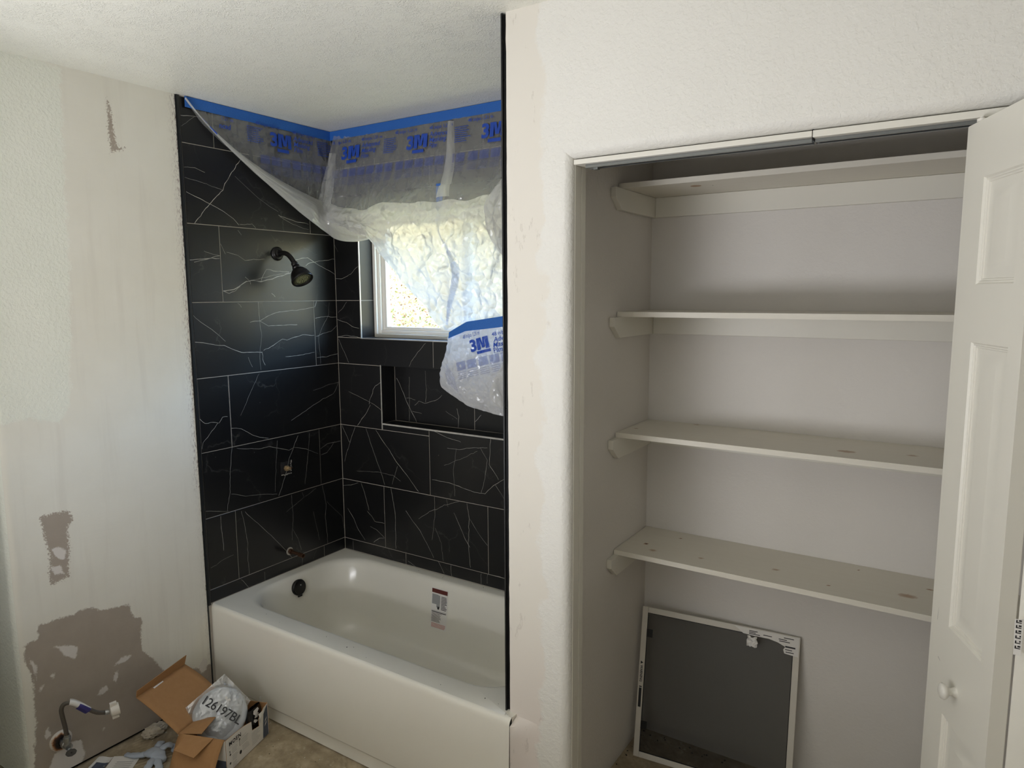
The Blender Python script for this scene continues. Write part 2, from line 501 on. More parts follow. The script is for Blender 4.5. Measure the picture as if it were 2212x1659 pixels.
# masking film: thin, half transparent, milky; it scatters light forwards and its creases catch the light
def film_material(name, clear, tint, through, gloss=0.12, rough=0.18, bump=0.5, blur=0.0, scale=1.0):
    t = NT(name); c = t.coords()
    wv = t.new('ShaderNodeVectorMath', operation='ADD'); t.link(c, wv.inputs[0])
    sc_ = t.new('ShaderNodeVectorMath', operation='SCALE'); sc_.inputs['Scale'].default_value = 0.05
    t.link(t.noise(c, 8.0, 3.0, 0.6, out=1), sc_.inputs[0]); t.link(sc_.outputs[0], wv.inputs[1])
    v1 = t.voronoi(wv.outputs[0], 11.0 * scale, 'F1'); v2 = t.voronoi(wv.outputs[0], 27.0 * scale, 'F1')
    n1 = t.noise(c, 7.0, 3.0, 0.6, 0.5)
    h = t.math('ADD', t.math('MULTIPLY', v1, 1.0), t.math('ADD', t.math('MULTIPLY', v2, 0.45), t.math('MULTIPLY', n1, 0.8)))
    nm = t.bump(h, bump, 0.03)
    tr = t.new('ShaderNodeBsdfTransparent')
    clearish = tr.outputs[0]
    if blur:
        rf = t.new('ShaderNodeBsdfRefraction'); rf.inputs['Roughness'].default_value = 0.42; rf.inputs['IOR'].default_value = 1.06; t.link(nm, rf.inputs['Normal'])
        m0 = t.new('ShaderNodeMixShader'); m0.inputs[0].default_value = blur
        t.link(tr.outputs[0], m0.inputs[1]); t.link(rf.outputs[0], m0.inputs[2]); clearish = m0.outputs[0]
    df = t.new('ShaderNodeBsdfDiffuse'); df.inputs[0].default_value = tint; t.link(nm, df.inputs['Normal'])
    tl = t.new('ShaderNodeBsdfTranslucent'); tl.inputs[0].default_value = through; t.link(nm, tl.inputs['Normal'])
    gl = t.new('ShaderNodeBsdfGlossy'); gl.inputs['Roughness'].default_value = rough; t.link(nm, gl.inputs['Normal'])
    m1 = t.new('ShaderNodeMixShader'); m1.inputs[0].default_value = 0.5
    t.link(df.outputs[0], m1.inputs[1]); t.link(tl.outputs[0], m1.inputs[2])
    m2 = t.new('ShaderNodeMixShader')
    lw = t.new('ShaderNodeLayerWeight'); lw.inputs['Blend'].default_value = 0.35; t.link(nm, lw.inputs['Normal'])
    f = t.math('ADD', 1.0 - clear - 0.08, t.math('ADD', t.math('MULTIPLY', n1, 0.12), t.math('MULTIPLY', lw.outputs['Facing'], 0.30)), clamp=True)
    t.val(m2.inputs[0], f)
    t.link(clearish, m2.inputs[1]); t.link(m1.outputs[0], m2.inputs[2])
    m3 = t.new('ShaderNodeMixShader'); m3.inputs[0].default_value = gloss
    t.link(m2.outputs[0], m3.inputs[1]); t.link(gl.outputs[0], m3.inputs[2])
    t.link(m3.outputs[0], t.out.inputs[0])
    return t.mat
M['film'] = film_material('clear_masking_film', 0.70, (0.86, 0.86, 0.85, 1), (0.5, 0.5, 0.5, 1), 0.09, 0.2, 0.45)
M['film_folded'] = film_material('folded_masking_film', 0.20, (0.84, 0.84, 0.82, 1), (0.50, 0.50, 0.49, 1), 0.05, 0.2, 0.9, 0.8)
M['film_thick'] = film_material('bunched_masking_film', 0.12, (0.90, 0.90, 0.90, 1), (0.7, 0.7, 0.72, 1), 0.06, 0.2, 0.7)
M['film_band'] = film_material('gathered_masking_film', 0.42, (0.90, 0.90, 0.86, 1), (0.6, 0.6, 0.56, 1), 0.10, 0.2, 0.3)
M['bag'] = film_material('clear_plastic_bag', 0.80, (0.84, 0.86, 0.88, 1), (0.7, 0.7, 0.7, 1), 0.16, 0.12, 0.22, 0.0, 2.0)

t = NT('window_glass')
tr = t.new('ShaderNodeBsdfTransparent'); tr.inputs[0].default_value = (0.96, 0.97, 0.96, 1)
gl = t.new('ShaderNodeBsdfGlossy'); gl.inputs['Roughness'].default_value = 0.02
mx = t.new('ShaderNodeMixShader'); mx.inputs[0].default_value = 0.05
t.link(tr.outputs[0], mx.inputs[1]); t.link(gl.outputs[0], mx.inputs[2]); t.link(mx.outputs[0], t.out.inputs[0])
M['glass'] = t.mat

t = NT('insect_mesh'); c = t.coords()
tr = t.new('ShaderNodeBsdfTransparent')
df = t.new('ShaderNodeBsdfDiffuse'); df.inputs[0].default_value = (0.035, 0.035, 0.033, 1)
mx = t.new('ShaderNodeMixShader'); mx.inputs[0].default_value = 0.60
t.link(tr.outputs[0], mx.inputs[1]); t.link(df.outputs[0], mx.inputs[2]); t.link(mx.outputs[0], t.out.inputs[0])
M['screen'] = t.mat

t = NT('dry_hillside'); c = t.coords()
n = t.noise(c, 3.0, 6.0, 0.7)
t.principled(t.ramp(n, [(0.35, (0.10, 0.07, 0.03, 1)), (0.5, (0.22, 0.18, 0.09, 1)), (0.65, (0.34, 0.29, 0.16, 1))]), 0.9, spec=0.1)
M['hill'] = t.mat
t = NT('pale_dry_yard'); c = t.coords()
t.principled(t.mix(t.noise(c, 5.0, 5.0, 0.7), (0.42, 0.40, 0.22, 1), (0.58, 0.55, 0.33, 1)), 0.9, spec=0.1)
M['yard'] = t.mat
def leafmat(name, ca, cb):
    t = NT(name); c = t.coords()
    t.principled(t.mix(t.noise(c, 6.0, 2.0), ca, cb), 0.8, spec=0.15)
    return t.mat
M['leaf_a'] = leafmat('dry_leaf', (0.27, 0.21, 0.10, 1), (0.40, 0.33, 0.20, 1))
M['leaf_b'] = leafmat('green_leaf', (0.08, 0.10, 0.03, 1), (0.20, 0.22, 0.08, 1))
M['leaf_c'] = leafmat('brown_leaf', (0.07, 0.04, 0.028, 1), (0.20, 0.11, 0.08, 1))

# ------------------------------------------------------------------ room measures (metres)
H = 2.466          # ceiling
T = 0.407          # bathtub rim
YT = -0.768        # front edge of the tile on the left wall
YF = -0.7315       # face of the closet front wall
XT = 1.474         # tile face of the alcove's right wall
J, O, XR = 1.69, 2.058, 2.83   # closet opening: left jamb, head, right jamb
CL, CB = 1.642, -0.026         # closet left wall, closet back wall
Z0, Z1, Z2, Z3, Z4, Z5, Z6 = 0.467, 0.7765, 1.0553, 1.3633, 1.6713, 1.9824, 2.2902   # tile joints

# floor and ceiling
mb = MB(); mb.box(-1.0, 4.4, -4.9, 0.3, -0.12, 0.0)
tag(mb.build('floor', M['floor']), 'rough concrete subfloor with mortar smears and ridges', 'floor', kind='structure')
mb = MB(); mb.box(-1.0, 4.4, -4.9, 0.25, H, H + 0.12)
tag(mb.build('ceiling', M['ceiling']), 'white ceiling with a stomped plaster texture', 'ceiling', kind='structure')

XL0, YB0 = 0.004, -0.004      # tile faces on the left and back walls
# ---- left wall: drywall with a rounded corner at its near end, signed distance attributes for its patches
TEX = [(-1.60, 2.50), (-1.188, 2.456), (-1.198, 2.302), (-1.207, 2.043), (-1.215, 1.762), (-1.23, 1.539), (-1.252, 1.315), (-1.288, 1.268), (-1.383, 1.294), (-1.60, 1.281)]
GREY = [(-1.461, 0.528), (-1.419, 0.531), (-1.406, 0.579), (-1.371, 0.578), (-1.311, 0.574), (-1.272, 0.579), (-1.248, 0.58), (-1.21, 0.554), (-1.104, 0.536), (-1.1, 0.497), (-1.084, 0.474), (-1.059, 0.466), (-1.068, 0.39), (-1.065, 0.332), (-1.045, 0.309), (-1.015, 0.26), (-0.995, 0.221), (-0.954, 0.188), (-0.908, 0.19), (-0.839, 0.147), (-0.76, 0.142), (-0.74, -0.05), (-1.106, -0.05), (-1.431, -0.05), (-1.462, 0.066), (-1.458, 0.157), (-1.448, 0.246), (-1.443, 0.377), (-1.459, 0.469)]
PATCH = [[(-1.375, 0.955), (-1.333, 0.957), (-1.281, 0.949), (-1.271, 0.916), (-1.293, 0.892), (-1.291, 0.824), (-1.299, 0.767), (-1.3, 0.716), (-1.358, 0.705), (-1.364, 0.731), (-1.355, 0.811), (-1.367, 0.881)],
         [(-1.042, 2.39), (-1.034, 2.379), (-1.022, 2.257), (-1.014, 2.23), (-0.99, 2.23), (-1.04, 2.208), (-1.044, 2.305)]]
WHITE = [[(-1.373, 0.483), (-1.332, 0.473), (-1.294, 0.448), (-1.305, 0.407), (-1.338, 0.438), (-1.353, 0.468)], [(-1.177, 0.322), (-1.147, 0.341), (-1.109, 0.331), (-1.135, 0.317)],
         [(-1.176, 0.295), (-1.162, 0.298), (-1.171, 0.25), (-1.18, 0.264)], [(-1.243, 0.233), (-1.228, 0.255), (-1.208, 0.257), (-1.198, 0.236), (-1.227, 0.232)],
         [(-1.347, 0.83), (-1.323, 0.834), (-1.304, 0.811), (-1.313, 0.783), (-1.332, 0.79)], [(-1.355, 0.768), (-1.326, 0.764), (-1.314, 0.73), (-1.346, 0.738)],
         [(-1.436, 0.03), (-1.399, 0.093), (-1.349, 0.11), (-1.31, 0.098), (-1.3, 0.043), (-1.33, -0.02)], [(-1.39, 0.385), (-1.372, 0.39), (-1.381, 0.37)],
         [(-1.425, 0.178), (-1.411, 0.202), (-1.407, 0.172), (-1.42, 0.161)], [(-1.24, 0.097), (-1.227, 0.102), (-1.231, 0.09)], [(-1.428, 0.347), (-1.418, 0.362), (-1.41, 0.362), (-1.424, 0.342)],
         [(-0.838, 0.157), (-0.815, 0.183), (-0.799, 0.169), (-0.806, 0.125), (-0.828, 0.121)], [(-1.448, 0.48), (-1.426, 0.436), (-1.433, 0.389), (-1.44, 0.443)]]

def sdf(P, poly):
    """signed distance of points P (n,2) to a polygon, positive inside"""
    q = np.array(poly); n = len(q)
    d = np.full(len(P), 1e9); inside = np.zeros(len(P), bool)
    for i in range(n):
        a = q[i]; b = q[(i + 1) % n]; e = b - a
        w = P - a
        tt = np.clip((w @ e) / max(e @ e, 1e-12), 0, 1)
        d = np.minimum(d, np.hypot(*(w - tt[:, None] * e).T))
        c = ((a[1] > P[:, 1]) != (b[1] > P[:, 1]))
        with np.errstate(divide='ignore', invalid='ignore'):
            xi = (b[0] - a[0]) * (P[:, 1] - a[1]) / (b[1] - a[1]) + a[0]
        inside ^= c & (P[:, 0] < xi)
    return np.where(inside, d, -d)

YC = -1.482        # the rounded corner's tangent line
RB = 0.028
ys = list(np.linspace(-0.783, YC + RB, 118)); prof = [(0.0, y) for y in ys]
for k in range(1, 7):
    a = k / 6 * PI / 2
    prof.append((-RB + RB * math.cos(a), YC + RB - RB * math.sin(a)))
prof += [(-0.15, YC), (-0.5, YC), (-1.0, YC)]
zs = np.linspace(0.013, H, 400)
nv = len(zs); verts = []
for (x, y) in prof:
    # the cut edge next to the tile is ragged
    for z in zs:
        yy = y
        if y > -0.784:
            yy = y + 0.004 * noise.noise(Vector((0, 0, z * 30))) + 0.003 * noise.noise(Vector((0, 5, z * 90)))
        verts.append((x, yy, z))
faces = [(i * nv + j, (i + 1) * nv + j, (i + 1) * nv + j + 1, i * nv + j + 1) for i in range(len(prof) - 1) for j in range(nv - 1)]
me = bpy.data.meshes.new('wall_left'); me.from_pydata(verts, [], faces); me.update()
V = np.array(verts); P2 = V[:, 1:3].copy()
far = V[:, 0] < -0.005
def put(name, arr):
    a = me.attributes.new(name, 'FLOAT', 'POINT'); a.data.foreach_set('value', arr.astype(np.float32))
put('sd_texture', np.where(far, 0.3, sdf(P2, TEX)))
put('sd_grey', np.where(far, -0.3, sdf(P2, GREY)))
g = np.full(len(P2), -9.0); 
for q in PATCH: g = np.maximum(g, sdf(P2, q))
put('sd_patch', np.where(far, -0.3, g))
g = np.full(len(P2), -9.0)
for q in WHITE: g = np.maximum(g, sdf(P2, q))
put('sd_white', np.where(far, -0.3, g))
put('sd_edge', np.clip((P2[:, 0] + 0.83) / 0.045, 0, 1) ** 2 * np.where(P2[:, 1] > 0.9, 1.0, 0.25))
me.materials.append(M['left']); me.materials.append(M['grout']); me.materials.append(M['blacktorn'])
me.shade_smooth()
wall_left = bpy.data.objects.new('wall_left', me); COL.objects.link(wall_left)
tag(wall_left, 'patched white drywall and black marble tile on the left wall', 'wall', kind='structure')
mb = MB()   # backing board behind the tile and the dark gap under the drywall
mb.box(-0.03, XL0 - 0.0016, -0.778, 0.02, 0.0, H)
mb.build('tile_backing', M['grout'], wall_left)
mb = MB(); mb.box(-0.04, -0.012, -1.47, -0.783, 0.0, 0.2); mb.box(-0.03, -0.012, -1.44, -0.786, 0.0, H)
mb.build('wall_cavity', M['blacktorn'], wall_left)

# ---- tiles
def tile(parent, o, a, b, n, x0, x1, z0, z1, thick=0.0075, gap=0.0013, name='tile'):
    """one tile: o + a*u + b*v, front along n; the front edges are eased"""
    o, a, b, n = Vector(o), Vector(a), Vector(b), Vector(n)
    x0 += gap; x1 -= gap; z0 += gap; z1 -= gap
    e = 0.0008
    lift = random.uniform(-0.0004, 0.0006)
    mb = MB()
    back = [o + a * u + b * v - n * thick for u, v in ((x0, z0), (x1, z0), (x1, z1), (x0, z1))]
    mid = [o + a * u + b * v + n * (lift - e) for u, v in ((x0, z0), (x1, z0), (x1, z1), (x0, z1))]
    fr = [o + a * u + b * v + n * lift for u, v in ((x0 + e, z0 + e), (x1 - e, z0 + e), (x1 - e, z1 - e), (x0 + e, z1 - e))]
    mb.loops([back, mid, fr], 0, True, True)
    return mb.build(name, M['tile'], parent)

TILES = []    # (key, u0, u1, z0, z1, object): veins are inlaid in the tile they lie on
XL = 0.004    # tile face on the left wall
def left_row(z0, z1, cuts):
    for u0, u1 in zip(cuts, cuts[1:]):
        TILES.append(('L', u0, u1, z0, z1, tile(wall_left, (XL, 0, 0), (0, 1, 0), (0, 0, 1), (1, 0, 0), u0, u1, z0, z1)))
YB = -0.004   # tile face on the back wall
yl, yr = YT, YB
left_row(T + 0.002, Z0, [yl, -0.142, yr])
left_row(Z0, Z1, [yl, -0.627, -0.017, yr] if False else [yl, -0.627, yr])
left_row(Z2, Z3, [yl, -0.625, yr])
left_row(Z3, Z4, [yl, -0.144, yr])
left_row(Z4, Z5, [yl, -0.627, yr])
left_row(Z5, Z6, [yl, -0.147, yr])
left_row(Z6, H - 0.003, [yl, -0.628, yr])
# course with the hole for the shower valve
TILES.append(('L', -0.145, yr, Z1, Z2, tile(wall_left, (XL, 0, 0), (0, 1, 0), (0, 0, 1), (1, 0, 0), -0.145, yr, Z1, Z2)))
mb = MB(); hy0, hy1, hz0, hz1 = -0.382, -0.322, 0.874, 0.936
gp = 0.0013
for (a0, a1, b0, b1) in ((yl + gp, hy0, Z1 + gp, Z2 - gp), (hy1, -0.145 - gp, Z1 + gp, Z2 - gp), (hy0, hy1, Z1 + gp, hz0), (hy0, hy1, hz1, Z2 - gp)):
    mb.box(-0.0035, XL, a0, a1, b0, b1)
TILES.append(('L', yl, -0.145, Z1, Z2, mb.build('tile', M['tile'], wall_left)))
mb = MB(); mb.box(0.0020, 0.0030, hy0, hy1, hz0, hz1)  # thin near-black plate, its colour stands in for the shade inside the hole
mb.build('hole_shade_plate', M['blacktorn'], wall_left)
mb = MB()   # crusts of thinset round the hole
random.seed(3)
for k in range(22):
    s = random.random()
    if random.random() < 0.5:
        y = hy0 + s * (hy1 - hy0); z = hz0 + random.uniform(-0.002, 0.002)
    else:
        y = hy1 + random.uniform(-0.002, 0.003); z = hz0 + s * (hz1 - hz0)
    w = random.uniform(0.003, 0.009); h = random.uniform(0.002, 0.004)
    if s > 0.5 or random.random() < 0.6:
        mb.box(XL - 0.001, XL + 0.002, y - w / 2, y + w / 2, z - h / 2, z + h / 2) if z < hz0 + 0.003 else mb.box(XL - 0.001, XL + 0.002, y - h / 2, y + h / 2, z - w / 2, z + w / 2)
o = mb.build('thinset_crust', M['grout'], wall_left); o['kind'] = 'stuff'

# ---- back wall with the window opening and the niche
WX0, WX1, WZ0, WZ1 = 0.168, 1.22, 1.492, 2.085
NX0, NX1, NZ0, NZ1, ND = 0.2885, 1.20, 1.087, Z3 + 0.001, 0.09
mb = MB(); y0, y1 = YB0 + 0.0016, 0.165; q = 0.0016
mb.box(-1.0, 1.66, y0, y1, 0.0, NZ0 - q); mb.box(-1.0, NX0 - q, y0, y1, NZ0 - q, NZ1 + q); mb.box(NX1, 1.66, y0, y1, NZ0 - q, NZ1 + q)
mb.box(NX0 - q, NX1, ND + q, y1, NZ0 - q, NZ1 + q)
mb.box(-1.0, 1.66, y0, y1, NZ1 + q, WZ0 - q); mb.box(-1.0, WX0 - q, y0, y1, WZ0 - q, WZ1 + q); mb.box(WX1 + q, 1.66, y0, y1, WZ0 - q, WZ1 + q); mb.box(-1.0, 1.66, y0, y1, WZ1 + q, H)
wall_back = mb.build('wall_back', M['grout'])
tag(wall_back, 'black marble tiled back wall of the tub alcove with window and niche', 'wall', kind='structure')
def btile(u0, u1, z0, z1):
    TILES.append(('B', u0, u1, z0, z1, tile(wall_back, (0, YB, 0), (1, 0, 0), (0, 0, 1), (0, -1, 0), u0, u1, z0, z1)))
x0 = XL; xr = XT
def brow(z0, z1, cuts):
    for a, b in zip(cuts, cuts[1:]):
        btile(a, b, z0, z1)
brow(T + 0.002, Z0, [x0, 0.415, 1.025, xr])
brow(Z0, Z1, [x0, 0.2845, 0.8995, xr])
btile(x0, NX0, Z1, Z2); 
# tiles below the niche rise to its sill
TILES.pop()
btile(x0, 0.5755, Z1, Z2); btile(0.5755, 1.187, Z1, NZ0); btile(1.187, xr, Z1, Z2)
btile(NX0, 0.5755, Z2 - 0.003, NZ0) if False else None
tile(wall_back, (0, YB, 0), (1, 0, 0), (0, 0, 1), (0, -1, 0), NX0, 0.5755, Z2, NZ0)
btile(x0, NX0, Z2, Z3); btile(NX1, xr, Z2, Z3)
brow(Z3, WZ0, [x0, 0.6085, 1.218, xr])
btile(x0, WX0, WZ0, Z4); btile(WX1, xr, WZ0, Z4)
btile(x0, WX0, Z4, Z5); btile(WX1, xr, Z4, Z5)
btile(x0, WX0, Z5, WZ1); btile(WX1, xr, Z5, WZ1)
brow(WZ1, Z6, [x0, 0.608, 1.218, xr])
brow(Z6, H - 0.003, [x0, 0.285, 0.895, xr])
# niche lining
for u0, u1 in ((NX0, 0.765), (0.765, NX1)):
    TILES.append(('N', u0, u1, NZ0, NZ1, tile(wall_back, (0, ND, 0), (1, 0, 0), (0, 0, 1), (0, -1, 0), u0, u1, NZ0, NZ1)))
tile(wall_back, (NX0, 0, 0), (0, 1, 0), (0, 0, 1), (1, 0, 0), YB, ND, NZ0, NZ1)
tile(wall_back, (NX1, 0, 0), (0, 1, 0), (0, 0, 1), (-1, 0, 0), YB, ND, NZ0, NZ1)
for u0, u1 in ((NX0, 0.90), (0.90, NX1)):
    tile(wall_back, (0, 0, NZ0), (1, 0, 0), (0, 1, 0), (0, 0, 1), u0, u1, YB, ND)
    tile(wall_back, (0, 0, NZ1), (1, 0, 0), (0, 1, 0), (0, 0, -1), u0, u1, YB, ND)
mb = MB(); mb.box(NX0, NX1, YB - 0.0015, YB + 0.002, NZ0 - 0.006, NZ0 + 0.0012); mb.box(NX0 - 0.004, NX0 + 0.0005, YB - 0.0015, YB + 0.002, Z2 - 0.0005, NZ1 + 0.003)
mb.build('niche_edge', M['vein'], wall_back)
# window reveal
for z0, z1 in ((WZ0, Z4), (Z4, Z5), (Z5, WZ1)):
    tile(wall_back, (WX0, 0, 0), (0, 1, 0), (0, 0, 1), (1, 0, 0), YB, 0.088, z0, z1)
    tile(wall_back, (WX1, 0, 0), (0, 1, 0), (0, 0, 1), (-1, 0, 0), YB, 0.088, z0, z1)
for u0, u1 in ((WX0, 0.608), (0.608, 1.218)):
    tile(wall_back, (0, 0, WZ0), (1, 0, 0), (0, 1, 0), (0, 0, 1), u0, u1, YB, 0.088)
    tile(wall_back, (0, 0, WZ1), (1, 0, 0), (0, 1, 0), (0, 0, -1), u0, u1, YB, 0.088)
mb = MB()   # pale metal edge round the window opening
e = 0.0035
mb.box(WX0 - e, WX0 + 0.001, YB - 0.002, YB + 0.004, WZ0 - e, WZ1 + e); mb.box(WX1 - 0.001, WX1 + e, YB - 0.002, YB + 0.004, WZ0 - e, WZ1 + e)
mb.box(WX0, WX1, YB - 0.002, YB + 0.004, WZ0 - e, WZ0 + 0.001); mb.box(WX0, WX1, YB - 0.002, YB + 0.004, WZ1 - 0.001, WZ1 + e)
mb.build('edge_trim', M['silver'], wall_back)

# ---- right wall of the alcove (the partition to the closet)
mb = MB(); mb.box(XT + 0.008, CL - 0.0125, YF + 0.02, 0.06, 0.0, H, 0)
wall_part = mb.build('wall_right', [M['closet_wall']])
tag(wall_part, 'partition between the tub alcove and the closet, tiled black on the tub side', 'wall', kind='structure')
rows = [(T + 0.002, Z0), (Z0, Z1), (Z1, Z2), (Z2, Z3), (Z3, Z4), (Z4, Z5), (Z5, Z6), (Z6, H - 0.003)]
for i, (z0, z1) in enumerate(rows):
    cut = -0.61 if i % 2 else -0.15
    for a, b in ((YF + 0.002, cut), (cut, YB)):
        tile(wall_part, (XT, 0, 0), (0, 1, 0), (0, 0, 1), (-1, 0, 0), a, b, z0, z1)

